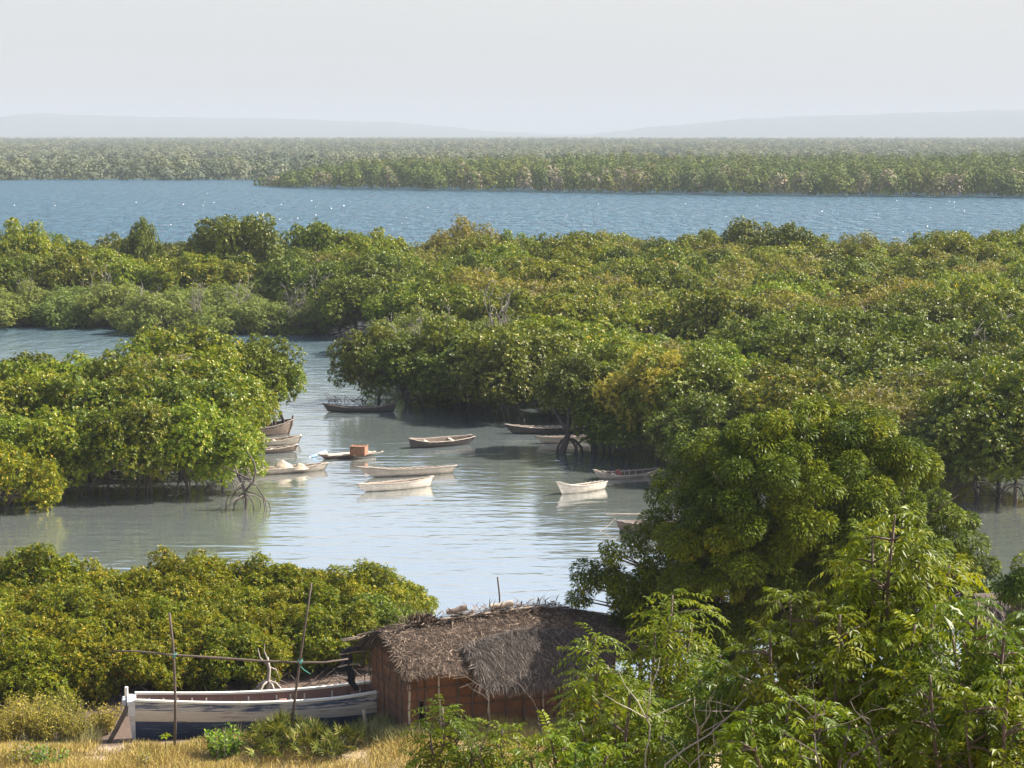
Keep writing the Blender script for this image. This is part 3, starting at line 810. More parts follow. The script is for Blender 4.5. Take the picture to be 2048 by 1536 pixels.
# ------------------------------------------------------------------ the near island of mangroves on the left
GI = 'mangroves on the near left islet'
isl = []
for (px, y, s, kd, lab) in [
    (20, 81.5, 0.82, 'island', 'mangrove at the left edge of the islet front, behind the low yellow-green bush'),
    (118, 81.5, 0.84, 'island', 'leafy mangrove on the islet front just right of the low yellow-green bush'),
    (205, 82.0, 0.86, 'island', 'mangrove with dark stems on the islet front, third from the left'),
    (292, 82.0, 0.88, 'island', 'mangrove with a pale upright trunk on the islet front, fourth from the left'),
    (378, 82.4, 0.9, 'island', 'mangrove with pale branching roots on the islet front, fifth from the left'),
    (446, 82.6, 0.76, 'island', 'mangrove at the right front corner of the islet on tangled stilt roots'),
    (-30, 86, 1.0, 'island', 'mangrove at the left edge of the islet in its second row'),
    (75, 87, 1.0, 'island', 'mangrove near the left edge in the second row of the islet'),
    (170, 86.5, 1.02, 'island', 'bright mangrove in the second row of the islet, third from the left'),
    (268, 87, 1.05, 'island', 'bright mangrove in the second row of the islet, fourth from the left'),
    (360, 87, 1.05, 'island', 'bright mangrove in the second row of the islet, fifth from the left'),
    (425, 87.5, 0.84, 'island', 'mangrove in the second row of the islet beside the net-laden canoe'),
    (30, 92, 1.02, 'island', 'mangrove in the third row of the islet at the left edge'),
    (130, 92.5, 1.0, 'island', 'mangrove in the third row of the islet, second from the left'),
    (225, 92, 1.05, 'island', 'mangrove in the third row of the islet, third from the left'),
    (320, 93, 1.02, 'brown', 'twiggy brownish mangrove in the middle of the islet'),
    (410, 93, 1.08, 'island', 'mangrove in the third row of the islet right of the twiggy brownish one'),
    (462, 95, 0.86, 'island', 'mangrove over the planked boat at the right side of the islet'),
    (60, 98, 0.92, 'edge', 'darker mangrove at the back left of the islet against the far strip of water'),
    (150, 99, 0.78, 'island', 'small mangrove at the back of the islet, its top against the far strip of water'),
    (215, 98.5, 0.95, 'island', 'mangrove at the back of the islet rising into the far strip of water'),
    (290, 99, 1.02, 'island', 'mangrove at the back of the islet left of the tallest crown'),
    (372, 100.5, 1.18, 'island', 'tallest broad crown at the back of the islet'),
    (440, 100, 1.08, 'island', 'mangrove at the back of the islet just right of the tallest crown'),
    (506, 100.5, 0.86, 'edge', 'mangrove with a dark round crown at the back right of the islet'),
    (540, 100.0, 0.66, 'island', 'mangrove leaning far out over the water from the right of the islet')]:
    c = PD(px, 800, y)
    place(kd, c.x, y, lab, GI, s, R.uniform(0.95, 1.08), base=(0.9 if px > 500 else 0.0), roots=px < 500)
# low bush closest on the left
c = P(8, 1030, 0)
place('shrub', c.x - 0.2, c.y + 1.0, 'rounded yellowish mangrove bush in the water at the left edge, before the islet', None, 1.5, 1.05, base=-0.35, roots=False, name='mangrove_shrub', cat='shrub')
# right-hand tangle of stilt roots
c = P(490, 1018, 0)
mb = MB(); rr = random.Random(5)
mb.tube([(0, 0, -0.5), (0.05, 0, 0.4), (-0.05, 0, 0.9), (-0.25, 0.1, 1.3), (-0.4, 0.2, 1.7)], [0.06, 0.06, 0.065, 0.05, 0.03], 7)
mb.tube([(0.0, 0, 0.7), (0.35, 0, 1.1), (0.45, 0.05, 1.5), (0.38, 0.1, 1.9), (0.1, 0.2, 2.3)], [0.05, 0.045, 0.04, 0.03, 0.02], 7)
for k in range(11):
    a = rr.uniform(0, 6.28); q = rr.uniform(0.5, 1.25); h0 = rr.uniform(0.5, 1.3)
    mb.tube([(0.0, 0, h0), (math.cos(a) * q * .5, math.sin(a) * q * .5, h0 * 0.8), (math.cos(a) * q * .85, math.sin(a) * q * .85, h0 * .4), (math.cos(a) * q, math.sin(a) * q, -0.5)], [0.032, 0.028, 0.026, 0.022], 5)
for k in range(5):
    mb.tube(wob((rr.uniform(-.3, .3), 0, 1.2), (rr.uniform(-1.0, 0.2), rr.uniform(-.2, .8), rr.uniform(1.3, 1.8)), 4, 0.1, rr), [0.03, 0.026, 0.022, 0.018, 0.012], 5)
t = empty('mangrove_roots', c, 'tangle of arching grey stilt roots at the right front corner of the islet', 'roots')
mb.build('stilt_root', M['bark'], t, True)

# leaning trunk above the planked boat
c = P(508, 868, 0)
t = empty('mangrove_roots', c, 'dark leaning stems and roots in front of the planked boat', 'roots')
mb = MB()
for (a, b_) in [((-.2, 0, -.4), (1.6, .3, 2.2)), ((.1, .1, -.4), (1.0, .2, 2.0)), ((1.3, .2, 1.1), (1.75, .25, -.4)), ((.7, .1, .8), (0.2, 0, -.4)), ((1.0, .1, .95), (1.1, -.2, -.4))]:
    mb.tube(wob(a, b_, 4, 0.1, rr), [0.085, 0.075, 0.065, 0.055, 0.045], 6)
mb.build('stilt_root', M['darkbark'], t, True)

# ------------------------------------------------------------------ low mangrove shrubs on the near shore
GS = 'low mangrove shrubs along the near shore'
srow = [
    (58.8, [(-20, 1.0), (52, 1.18), (120, 1.08), (190, 1.0), (255, 0.92), (318, 1.05), (362, 1.22), (425, 1.1), (490, 0.95), (548, 1.14), (605, 0.92), (650, 0.95), (700, 0.98), (752, 1.02), (800, 0.78)]),
    (56.8, [(-45, 0.95), (20, 1.0), (90, 1.0), (160, 0.98), (230, 0.95), (300, 1.0), (372, 1.05), (445, 1.0), (515, 0.95), (585, 0.9), (655, 0.92), (722, 0.95), (778, 0.85)]),
    (54.8, [(-25, 1.0), (50, 0.95), (125, 1.0), (200, 1.0), (275, 0.98), (350, 0.95), (425, 0.95), (500, 0.85), (572, 0.8), (640, 0.85), (705, 0.9)]),
    (53.0, [(-40, 1.0), (35, 0.95), (110, 0.98), (180, 1.0), (255, 0.95), (325, 0.92), (390, 0.9), (460, 0.85), (516, 0.7)]),
    (51.2, [(0, 0.9), (70, 0.88), (140, 0.9), (205, 0.85), (268, 0.8)])]
SN = ['the back row by the water', 'the second row from the water', 'the middle row', 'the row behind the blue boat', 'the front row left of the boat']
for q, (y, lst) in enumerate(srow):
    for n, (px, s) in enumerate(lst):
        yy = y + R.uniform(-0.5, 0.5)
        c = PD(px + R.uniform(-8, 8), 1250, yy)
        look = 'rounded yellow-green mangrove shrub' if (n + q) % 3 else 'rounded olive-gold mangrove shrub'
        place('shrub', c.x, yy, f'{look}, {ordw(n + 1)} from the left in {SN[q]}', GS, s * 1.02, R.uniform(0.92, 1.08), base=max(gz(c.x, yy) - 0.05, -0.1), name='mangrove_shrub', cat='shrub')
# greener shoots that stand up above the shrubs
for (px, y, s, lab) in [(740, 55.6, 0.62, 'taller bright green leafy shrub above the hut gable'), (560, 59.6, 0.62, 'bright green leafy top standing above the shrub row in the middle'), (795, 56.2, 0.5, 'small bright green shrub beside the left end of the hut roof')]:
    c = PD(px, 1200, y)
    place('edge', c.x, y, lab, GS, s * 0.75, 0.9, base=max(gz(c.x, y), 0), name='mangrove_shrub', cat='shrub', roots=False)

# bare stump with curved roots on the mud behind the boat
c = P(536, 1376, 0.4)
t = empty('dead_mangrove', (c.x, c.y, gz(c.x, c.y)), 'pale bare mangrove stump with arched roots on the mud behind the blue boat', 'stump')
mb = MB(); mb.tube([(0, 0, -.1), (0, 0, .35), (.04, 0, .75), (.0, 0, 1.05)], [.05, .05, .045, .03], 7)
mb.tube([(.0, 0, .85), (-.2, 0, 1.05), (-.25, 0, 1.3)], [.03, .02, .008], 5); mb.tube([(.0, 0, .8), (.2, .1, .7), (.3, .1, .45)], [.03, .02, .008], 5); mb.tube([(0, 0, 1.0), (-.1, .1, 1.2), (-.08, .1, 1.4)], [.025, .015, .006], 5)
mb.build('trunk', M['paletwig'], t, True)
mb = MB()
for a in (0.1, 1.3, 2.4, 3.3, 4.2, 5.4):
    mb.tube([(0, 0, .42), (math.cos(a) * .2, math.sin(a) * .2, .36), (math.cos(a) * .38, math.sin(a) * .38, .15), (math.cos(a) * .45, math.sin(a) * .45, -.1)], [.03, .028, .025, .022], 5)
mb.build('prop_root', M['paletwig'], t, True)

mb = MB()
for k in range(420):
    px = R.uniform(330, 760); y = R.uniform(49.6, 54.5); c = PD(px, 1360, y); z = gz(c.x, y)
    a = R.uniform(0, 6.28); L = R.uniform(.15, .7); up = R.uniform(.0, .35) * (1 if R.random() < .4 else .2)
    mb.tube(wob((c.x, y, z + .01), (c.x + math.cos(a) * L, y + math.sin(a) * L, z + .03 + up), 3, .05, R), [.016, .014, .010, .005], 4, R.randint(0, 1))
tag(mb.build('twig_litter', [M['bark'], M['pole']]), 'dead twigs and roots littering the dark mud behind the blue boat', 'litter', kind='stuff')

# half-sunken twigs by the promontory
c = P(700, 803, 0)
t = empty('fallen_branch', c, 'grey half-sunken twigs in the water behind the dark canoe', 'branch')
mb = MB()
for k in range(26):
    x = R.uniform(-1.2, 2.2); y = R.uniform(-0.4, 0.4)
    mb.tube(wob((x, y, -.1), (x + R.uniform(-.9, .9), y + R.uniform(-.3, .3), R.uniform(.1, .5)), 3, .08, R), [.025, .02, .014, .008], 4)
mb.build('twig', M['pole'], t, True)
# ------------------------------------------------------------------ canoes
def hull_mesh(L, B, H, rl, rr, ol, orr, th=0.035, n=36, m=9, endw=(0.04, 0.04), pw=2.4, mats=None, seed=0, rock=0.06, flare=0.5, strakes=None):
    """a carved or planked hull: outside, inside and rim; x runs from the left end to the right end"""
    mb = MB(); rr_ = random.Random(seed)
    top = []; rows_o = []; rows_i = []
    for i in range(n + 1):
        t = -1 + 2 * i / n
        rise, ov, ew = (rl, ol, endw[0]) if t < 0 else (rr, orr, endw[1])
        a = abs(t)
        w = ew + (B / 2 - ew) * (1 - a ** pw) ** 0.9 if a < 1 else ew
        zt = H + rise * a ** 3 + 0.012 * math.sin(i * 1.9 + seed) + 0.008 * rr_.uniform(-1, 1)
        zk = rock * a ** 4 * 2
        ro = []; ri = []
        for j in range(m + 1):
            s = j / m
            y = w * s ** flare; z = zk + (zt - zk) * (s ** 1.7 if flare < 0.9 else s)
            x = t * L / 2 + math.copysign(1, t) * ov * a ** 5 * (z - zk) / max(zt - zk, .01)
            ro.append((x, y, z))
            wi = max(w - th, 0.005)
            zi = zk + th * 1.3 + (zt - zk - th * 1.3) * (s ** 1.7 if flare < 0.9 else s)
            ri.append((x * (1 - th * 1.5 / L * a ** 4), wi * s ** flare, zi if j < m else zt))
        rows_o.append(ro); rows_i.append(ri)
    def sheet(rows, flip, mi_of):
        vs = []; fs = []
        k = 2 * m + 1
        for ro in rows:
            for j in range(m, 0, -1): vs.append((ro[j][0], -ro[j][1], ro[j][2]))
            for j in range(0, m + 1): vs.append(ro[j])
        base = mb.n; mb.v.extend(vs); mb.n += len(vs)
        for i in range(len(rows) - 1):
            for j in range(k - 1):
                f = [base + i * k + j, base + (i + 1) * k + j, base + (i + 1) * k + j + 1, base + i * k + j + 1]
                mb.f.append(f[::-1] if flip else f); mb.m.append(mi_of(min(abs(j - m), abs(j + 1 - m))))
        return base, k
    so_ = strakes or (lambda q: 0)
    b0, k = sheet(rows_o, False, so_)
    b1, k = sheet(rows_i, True, lambda q: 1)
    for i in range(len(rows_o) - 1):
        for j in (0, k - 1):
            f = [b0 + i * k + j, b0 + (i + 1) * k + j, b1 + (i + 1) * k + j, b1 + i * k + j]
            mb.f.append(f if j else f[::-1]); mb.m.append(2 if mats and len(mats) > 2 else 0)
    for i in (0, len(rows_o) - 1):         # ends
        for j in range(k - 1):
            f = [b0 + i * k + j, b0 + i * k + j + 1, b1 + i * k + j + 1, b1 + i * k + j]
            mb.f.append(f if i else f[::-1]); mb.m.append(0)
        f = [b0 + i * k + j for j in range(k)]
        mb.f.append(f[::-1] if i == 0 else f); mb.m.append(0)
    topL = [(ro[m][0], -ro[m][1], ro[m][2]) for ro in rows_o]; topR = [ro[m] for ro in rows_o]
    return mb, topL, topR, rows_o

def canoe(name, label, wl, wr, tipl, tipr, H, B, mat, rim, group='wooden canoes on the lagoon', cat='canoe', draft=0.1, heel=0.0, inner='canoe_inner', thwarts=2, ribs=0, endw=(0.03, 0.03), th=0.035, pw=2.4, rimr=0.018, flare=0.5):
    a = P(wl[0], wl[1], 0); c = P(wr[0], wr[1], 0)
    d = c - a; L = d.length; yaw = math.atan2(d.y, d.x)
    sc = F / a.y
    ol = max(0, (wl[0] - tipl[0]) / sc); rl = max(0.02, (wl[1] - tipl[1]) / sc / 1.0 - H)
    orr = max(0, (tipr[0] - wr[0]) / sc); rr = max(0.02, (wr[1] - tipr[1]) / sc / 1.0 - H)
    mid = (a + c) / 2
    t = empty(name, (mid.x, mid.y, -draft), label, cat, group, yaw)
    t.rotation_euler[0] = heel
    mb, tl, tr, ro = hull_mesh(L, B, H + draft, rl, rr, ol, orr, th, mats=[1, 1], seed=len(label), endw=endw, pw=pw, flare=flare)
    hl = mb.build('hull', [M[mat], M[inner]], t, True)
    for q in (tl, tr):
        g = MB(); g.tube([(x, y, z + rimr * 0.6) for x, y, z in q], rimr, 5)
        g.build('gunwale', M[rim], hl, True)
    for k in range(thwarts):
        f = 0.3 + 0.4 * k / max(thwarts - 1, 1); i = int(f * 36)
        p0, p1 = Vector(tl[i]), Vector(tr[i])
        g = MB(); g.box((p0 + p1) / 2 - Vector((0, 0, 0.05)), (0.14, (p1 - p0).length - 0.04, 0.03), bev=0.006)
        g.build('thwart', M[rim], t)
    for k in range(ribs):
        i = int(3 + 30 * k / max(ribs - 1, 1))
        g = MB(); pts = [(x, -y * 0.93, z + 0.02) for x, y, z in ro[i][::-1]] + [(x, y * 0.93, z + 0.02) for x, y, z in ro[i][1:]]
        g.tube(pts, 0.022, 4); g.build('rib', M[rim], hl, True)
    return t, L, yaw, mid

canoe('dugout_canoe', 'dark grey narrow canoe under the promontory trees, both ends upturned', (655, 823.5), (788, 823.5), (645, 806), (795, 804), 0.24, 0.62, 'canoe_dark', 'rim_grey', draft=0.08)
canoe('dugout_canoe', 'broad dark-sided brown canoe lying open in the middle of the lagoon', (821, 896), (938, 887), (817, 876), (948, 871), 0.30, 0.86, 'canoe_dark', 'rim_pale', draft=0.1, heel=0.10, endw=(0.05, 0.16))
canoe('dugout_canoe', 'longest pale canoe with a dark raked bow, behind the shorter pale canoe', (744, 955), (906, 946), (708, 931), (915, 934), 0.30, 0.66, 'canoe_pale', 'canoe_pale', draft=0.08, heel=-0.06, thwarts=0, pw=1.7)
canoe('dugout_canoe', 'cream canoe with a dark left bow, nearest of the pair in mid lagoon', (730, 984), (862, 972), (712, 967), (869, 952), 0.30, 0.70, 'canoe_white', 'rim_pale', draft=0.1, heel=-0.04, thwarts=1, pw=1.8)
canoe('dugout_canoe', 'long dark canoe with its right half behind the leaning mangrove trunk', (1024, 867), (1165, 866), (1008, 848), (1172, 852), 0.30, 0.66, 'canoe_dark', 'rim_pale', draft=0.1)
canoe('dugout_canoe', 'short pale brown canoe right behind the leaning mangrove trunk', (1086, 887), (1180, 883), (1068, 872), (1186, 870), 0.28, 0.66, 'canoe_pale', 'rim_grey', draft=0.1)
canoe('dugout_canoe', 'ribbed pale boat half under the olive tree foliage', (1197, 958), (1310, 950), (1184, 938), (1322, 936), 0.17, 0.72, 'canoe_pale', 'rim_pale', draft=0.1, heel=0.12, ribs=9, thwarts=1)
canoe('dugout_canoe', 'small bright whitish canoe with a high left bow, right of mid lagoon', (1124, 989), (1209, 977), (1111, 962), (1213, 963), 0.28, 0.66, 'canoe_white', 'canoe_white', draft=0.1, heel=-0.08, thwarts=0, endw=(0.03, 0.14), pw=1.8)
t_, L_, yaw_, mid_ = canoe('dugout_canoe', 'grey boat with a pole at its bow, mostly hidden behind the big neem', (1241, 1064), (1345, 1058), (1232, 1041), (1356, 1040), 0.32, 0.8, 'canoe_brown', 'rim_grey', draft=0.1, ribs=4)
canoe('dugout_canoe', 'pale canoe with a raised right end, upper of two beside the islet', (440, 896), (597, 888), (425, 880), (604, 870), 0.26, 0.70, 'canoe_pale', 'rim_pale', draft=0.08, heel=0.05)
canoe('dugout_canoe', 'pale-topped brown canoe, lower of two beside the islet', (440, 911), (590, 903), (430, 898), (596, 889), 0.20, 0.66, 'canoe_brown', 'rim_pale', draft=0.08)
tn, Ln, yn, mn = canoe('dugout_canoe', 'pale canoe carrying a heap of net, dark at its right end', (470, 952), (650, 940), (462, 934), (657, 925), 0.24, 0.72, 'canoe_pale', 'rim_pale', draft=0.1)
tr_, Lr, yr, mr = canoe('dugout_canoe', 'low flat canoe with a rusty box standing on it', (648, 918), (745, 910), (634, 907), (752, 905), 0.13, 0.60, 'canoe_brown', 'rim_pale', draft=0.1, thwarts=0)
canoe('planked_boat', 'big grey-brown planked boat with an open bow and stem post, behind the islet', (425, 874), (577, 867), (415, 850), (586, 838), 0.42, 1.4, 'canoe_brown', 'rim_grey', group=None, cat='boat', draft=0.15, ribs=9, thwarts=2, endw=(0.3, 0.10), pw=3.0, rimr=0.03)
# stem post of the planked boat
pb = bpy.data.objects['planked_boat']
mb = MB(); mb.tube([(2.05, 0, 0.1), (2.22, 0, 0.6), (2.28, 0, 1.0)], [0.06, 0.06, 0.05], 6); 
a_ = P(577, 867, 0); c_ = P(425, 874, 0); Lp = (a_ - c_).length
mb = MB(); mb.tube([(Lp / 2 - 0.02, 0, 0.1), (Lp / 2 + 0.18, 0, 0.6), (Lp / 2 + 0.24, 0, 1.06)], [0.06, 0.06, 0.05], 6)
mb.build('stem_post', M['canoe_brown'], pb)

def deck_on_canoe(mr, yr, Lr):
    d = MB()
    for k in range(5):
        d.box((0, -0.22 + 0.11 * k, 0.27), (Lr * 0.92, 0.10, 0.025), bev=0.004)
    return d
deck_on_canoe(mr, yr, Lr).build('deck_plank', M['rim_pale'], tr_)
# the rusty box
rust = plain_mat('rusty_sheet_metal', (0.27, 0.125, 0.065), var=0.5, scale=5, col2=(0.11, 0.055, 0.035))
b_ = P(718, 909, 0.2)
t = empty('rusty_box', (b_.x, b_.y + 0.0, 0.185), 'rusty brown metal box standing on the low flat canoe', 'box', None, yr + 0.9)
mb = MB(); mb.box((0, 0, 0.2), (0.62, 0.72, 0.40), bev=0.012)
mb.build('body', rust, t)
mb = MB()
for (x0, y0, sx, sy) in ((0, .345, .64, .05), (0, -.345, .64, .05), (.297, 0, .05, .64), (-.297, 0, .05, .64)): mb.box((x0, y0, 0.415), (sx, sy, 0.03))
mb.build('rim', rust, t)
# pole lying on it and the pale blue sheet at its left end
c = P(760, 909, 0.15)
t = empty('pole', (c.x, c.y, 0.0), 'thin pale pole jutting right from the low flat canoe with the box', 'pole', None, yr)
mb = MB(); mb.tube([(-1.3, 0, 0.19), (-0.5, 0.02, 0.22), (0.1, 0.0, 0.24)], [0.022, 0.02, 0.03], 6); mb.tube([(0.0, 0, 0.24), (0.09, 0, 0.28), (0.17, 0, 0.27)], [0.03, 0.045, 0.03], 6)
mb.build('shaft', M['palepole'], t)
sheetm = plain_mat('blue_white_plastic', (0.72, 0.78, 0.84), var=0.2, scale=3, col2=(0.22, 0.45, 0.72), rough=0.5)
c = P(636, 913, 0.0)
mb = MB(); vs = []; fs = []
for i in range(9):
    for j in range(5):
        u = i / 8; v_ = j / 4
        vs.append((-0.45 + u * 0.85, (v_ - 0.5) * (0.12 + 0.38 * u), 0.03 + 0.24 * u + 0.03 * math.sin(i * 2.1 + j * 1.3) - 0.10 * abs(v_ - .5)))
for i in range(8):
    for j in range(4): fs.append([i * 5 + j, (i + 1) * 5 + j, (i + 1) * 5 + j + 1, i * 5 + j + 1])
mb.add(vs, fs); mb.add([(x, y, z - 0.02) for x, y, z in vs], [f[::-1] for f in fs])
o = mb.build('plastic_sheet', sheetm, smooth=True); o.location = (c.x, c.y, 0); o.rotation_euler = (0, 0, yr)
tag(o, 'pale blue and white sheet hanging over the left end of the box canoe', 'sheet')
# net heap
netm = plain_mat('fishing_net_mesh', (0.50, 0.42, 0.31), var=0.55, scale=26)
def heap(name, loc, sx, sy, sz, mat, seed, label, cat, rz=0):
    mb = MB(); n = 20; k = 10; vs = []; fs = []
    for i in range(n):
        for j in range(k + 1):
            a = 2 * math.pi * i / n; q = j / k
            nz = mnoise.noise(Vector((math.cos(a) * q * 2.2 + seed, math.sin(a) * q * 2.2, seed)))
            nz2 = mnoise.noise(Vector((math.cos(a) * q * 7 + seed, math.sin(a) * q * 7, seed)))
            z = sz * (math.cos(q * math.pi / 2) ** 1.2 * (1 + 0.5 * nz) + 0.14 * nz2 * (1 - q))
            vs.append((math.cos(a) * q * sx * (1 + 0.2 * nz), math.sin(a) * q * sy * (1 + 0.2 * nz), z))
    for i in range(n):
        for j in range(k):
            fs.append([i * (k + 1) + j, i * (k + 1) + j + 1, ((i + 1) % n) * (k + 1) + j + 1, ((i + 1) % n) * (k + 1) + j])
    mb.add(vs, fs)
    o = mb.build(name, mat, smooth=True); o.location = loc; o.rotation_euler = (0, 0, rz)
    return tag(o, label, cat)
c = P(566, 938, 0.18); heap('fishing_net', (c.x, c.y, 0.16), 0.55, 0.26, 0.36, netm, 2.0, 'larger tan heap of fishing net in the pale canoe beside the islet', 'net', yn)
c = P(600, 937, 0.18); heap('fishing_net', (c.x, c.y, 0.16), 0.42, 0.24, 0.24, netm, 7.0, 'smaller tan heap of fishing net right of the larger heap', 'net', yn)
# red things in the ribbed boat
redm = plain_mat('faded_red_cloth', (0.34, 0.10, 0.07), var=0.4, scale=9)
c = P(1236, 944, 0.2); heap('cloth_bundle', (c.x, c.y, 0.12), 0.2, 0.16, 0.2, redm, 3.0, 'small dull red bundle lying in the ribbed pale boat', 'bundle', 0.3)
# bow pole and rope of the grey boat
c = P(1233, 1042, 0.3)
mb = MB(); mb.tube([(-0.40, 0, 0.56), (0.3, 0.1, 0.55), (1.1, 0.2, 0.52)], [0.02, 0.026, 0.026], 6)
o = mb.build('pole', M['palepole']); o.location = (c.x, c.y, 0); tag(o, 'short pole sticking out left over the bow of the grey boat', 'pole')
mb = MB(); mb.tube([(-0.02, 0, 0.42), (-0.35, -0.25, 0.15), (-0.75, -0.5, -0.05)], 0.010, 5)
o = mb.build('rope', M['palepole']); o.location = (c.x, c.y, 0); tag(o, 'thin mooring rope slanting from the grey boat into the water', 'rope')

# ------------------------------------------------------------------ the big blue and cream boat on the sand
def peel_mat(name, paint, under, thr, z_scale=10):
    m, nt, b, out = new_mat(name)
    v = mapping(nt, (0.9, 6, z_scale)); n1 = noise_t(nt, v, 1.4, 9, 0.74)
    v2 = mapping(nt, (1, 5, 9)); n2 = noise_t(nt, v2, 1.0, 5, 0.6)
    p = mixc(nt, n2, tuple(q * 0.72 for q in paint), paint)
    # plank seams
    tc = nt.nodes.new('ShaderNodeTexCoord'); s = nt.nodes.new('ShaderNodeSeparateXYZ'); nt.links.new(tc.outputs['Object'], s.inputs[0])
    seam = math_n(nt, 'FRACT', math_n(nt, 'MULTIPLY', s.outputs['Z'], 7.0))
    seamf = ramp(nt, seam, [(0.0, 1.0), (0.05, 0.0)])
    c = mixc(nt, ramp(nt, n1, [(thr, 0.0), (thr + 0.09, 1.0)]), p, under)
    c = mixc(nt, math_n(nt, 'MULTIPLY', seamf, 0.55), c, (0.05, 0.04, 0.035))
    nt.links.new(c, b.inputs['Base Color']); b.inputs['Roughness'].default_value = 0.75
    bp = N(nt, 'ShaderNodeBump'); bp.inputs['Strength'].default_value = 0.4; bp.inputs['Distance'].default_value = 0.015
    nt.links.new(n1, bp.inputs['Height']); nt.links.new(bp.outputs[0], b.inputs['Normal'])
    return m
M['navy'] = peel_mat('navy_boat_paint', (0.026, 0.044, 0.095), (0.11, 0.17, 0.20), 0.56)
M['blue'] = peel_mat('blue_strake_paint', (0.050, 0.075, 0.150), (0.44, 0.42, 0.38), 0.45, 12)
M['cream'] = peel_mat('cream_band_paint', (0.56, 0.52, 0.45), (0.25, 0.18, 0.14), 0.535, 12)
M['rail'] = peel_mat('cream_rail_paint', (0.72, 0.70, 0.61), (0.38, 0.32, 0.26), 0.58, 14)
M['inside'] = peel_mat('brown_inside_paint', (0.23, 0.13, 0.10), (0.34, 0.24, 0.20), 0.6)
M['transom'] = peel_mat('shade_blue_transom_paint', (0.56, 0.58, 0.60), (0.40, 0.36, 0.33), 0.60)  # white paint; the bluish tint of its shaded face is in the colour
q0 = P(266, 1500, 0.12)
BY = math.radians(9.5); LB = 7.6
t = empty('wooden_boat', (q0.x, q0.y + 0.36, 0.08), 'long wooden boat with peeling navy and cream paint standing on the sand', 'boat', None, BY)
# stations along the boat, x from the stern (0) to the bow (LB)
n = 44; zs = [0.0, 0.18, 0.36, 0.55, 0.74, 0.90, 1.0]
HB = 1.24
def half(x):
    u = x / LB
    return 0.34 + 0.24 * math.sin(min(u * 1.9, 1.57)) - (0.58 * max(0, (u - 0.62) / 0.38) ** 2)
def sheer(x):
    u = x / LB
    return HB - 0.16 * math.sin(math.pi * min(u * 1.15, 1)) + 0.45 * max(0, u - 0.6) ** 1.5
SH = [(0.0, 0.03), (0.12, 0.22), (0.25, 0.42), (0.40, 0.62), (0.55, 0.78), (0.575, 0.80), (0.70, 0.90), (0.80, 0.955), (0.82, 0.96), (0.94, 1.0), (1.0, 1.0)]
rows_o = []
for i in range(n + 1):
    x = LB * i / n
    w = max(half(x), 0.03); zt = sheer(x)
    rows_o.append([(x, w * wy * (0.82 + 0.18 * min(1, x / 1.5) if wy < .9 else 1), zt * wz) for wz, wy in SH])
def strake(j):
    wz = SH[j][0]
    return 0 if wz < 0.56 else (1 if wz < 0.805 else 2)
for side in (-1, 1):
    mb = MB()
    k = len(SH); vs = [(x, side * y, z) for r_ in rows_o for (x, y, z) in r_]
    mb.v = vs; mb.n = len(vs)
    for i in range(n):
        for j in range(k - 1):
            f = [i * k + j, (i + 1) * k + j, (i + 1) * k + j + 1, i * k + j + 1]
            mb.f.append(f if side < 0 else f[::-1]); mb.m.append(strake(j))
    vi = [(x, side * max(y - 0.05, 0.004), z + (0.03 if j == 0 else 0)) for r_ in rows_o for j, (x, y, z) in enumerate(r_)]
    base = mb.n; mb.v += vi; mb.n += len(vi)
    for i in range(n):
        for j in range(k - 1):
            f = [base + i * k + j, (i + 1) * k + j + base, (i + 1) * k + j + 1 + base, base + i * k + j + 1]
            mb.f.append(f[::-1] if side < 0 else f); mb.m.append(3)
    hl = mb.build('hull_side', [M['navy'], M['cream'], M['blue'], M['inside']], t, True)
    g = MB()
    for i in range(n):
        a0 = rows_o[i][-1]; a1 = rows_o[i + 1][-1]
    pts = [Vector((r_[-1][0], side * (r_[-1][1] - 0.02), r_[-1][2])) for r_ in rows_o]
    vs = []
    for p in pts:
        for (dy, dz) in ((-0.055, 0.0), (0.055, 0.0), (0.055, 0.05), (-0.055, 0.05)): vs.append((p.x, p.y + dy, p.z + dz + 0.003))
    fs = []
    for i in range(n):
        for q in range(4): fs.append([i * 4 + q, (i + 1) * 4 + q, (i + 1) * 4 + (q + 1) % 4, i * 4 + (q + 1) % 4])
    fs += [[0, 1, 2, 3], [n * 4 + 3, n * 4 + 2, n * 4 + 1, n * 4]]
    g.add(vs, fs); g.build('rail', M['rail'], hl)
    for i in range(2, n - 4, 2):
        r_ = rows_o[i]; g = MB()
        g.tube([(r_[j][0], side * max(r_[j][1] - 0.075, 0.02), r_[j][2] - 0.01) for j in (2, 4, 7, 9)], 0.026, 4)
        g.build('rib', M['cream'] if R.random() < 0.5 else M['inside'], hl)
# transom
mb = MB(); prof = [(y, z) for (x, y, z) in rows_o[0]]
loop = [(-y, z) for y, z in prof[::-1]] + prof
vs = [(-0.05 - 0.10 * z, y * 1.02, z) for y, z in loop] + [(0.03, y, z) for y, z in loop]
k = len(loop); fs = [list(range(k))[::-1], [k + i for i in range(k)]] + [[i, (i + 1) % k, k + (i + 1) % k, k + i] for i in range(k)]
mb.add(vs, [f[::-1] for f in fs]); mb.build('transom', M['transom'], t)
mb = MB(); mb.box((-0.20, 0.20, HB + 0.06), (0.09, 0.09, 0.34), bev=0.02); mb.build('stern_post', M['rail'], t)
mb = MB(); mb.box((-0.25, 0.22, HB - 0.13), (0.12, 0.30, 0.16), bev=0.02); mb.box((-0.20, 0.05, HB - 0.32), (0.06, 0.10, 0.3), bev=0.01); mb.build('rudder_head', M['transom'], t)
for x in (1.7, 3.6, 5.4):
    mb = MB(); w = half(x); mb.box((x, 0, sheer(x) - 0.18), (0.2, 2 * w - 0.14, 0.04), bev=0.008); mb.build('thwart', M['inside'], t)
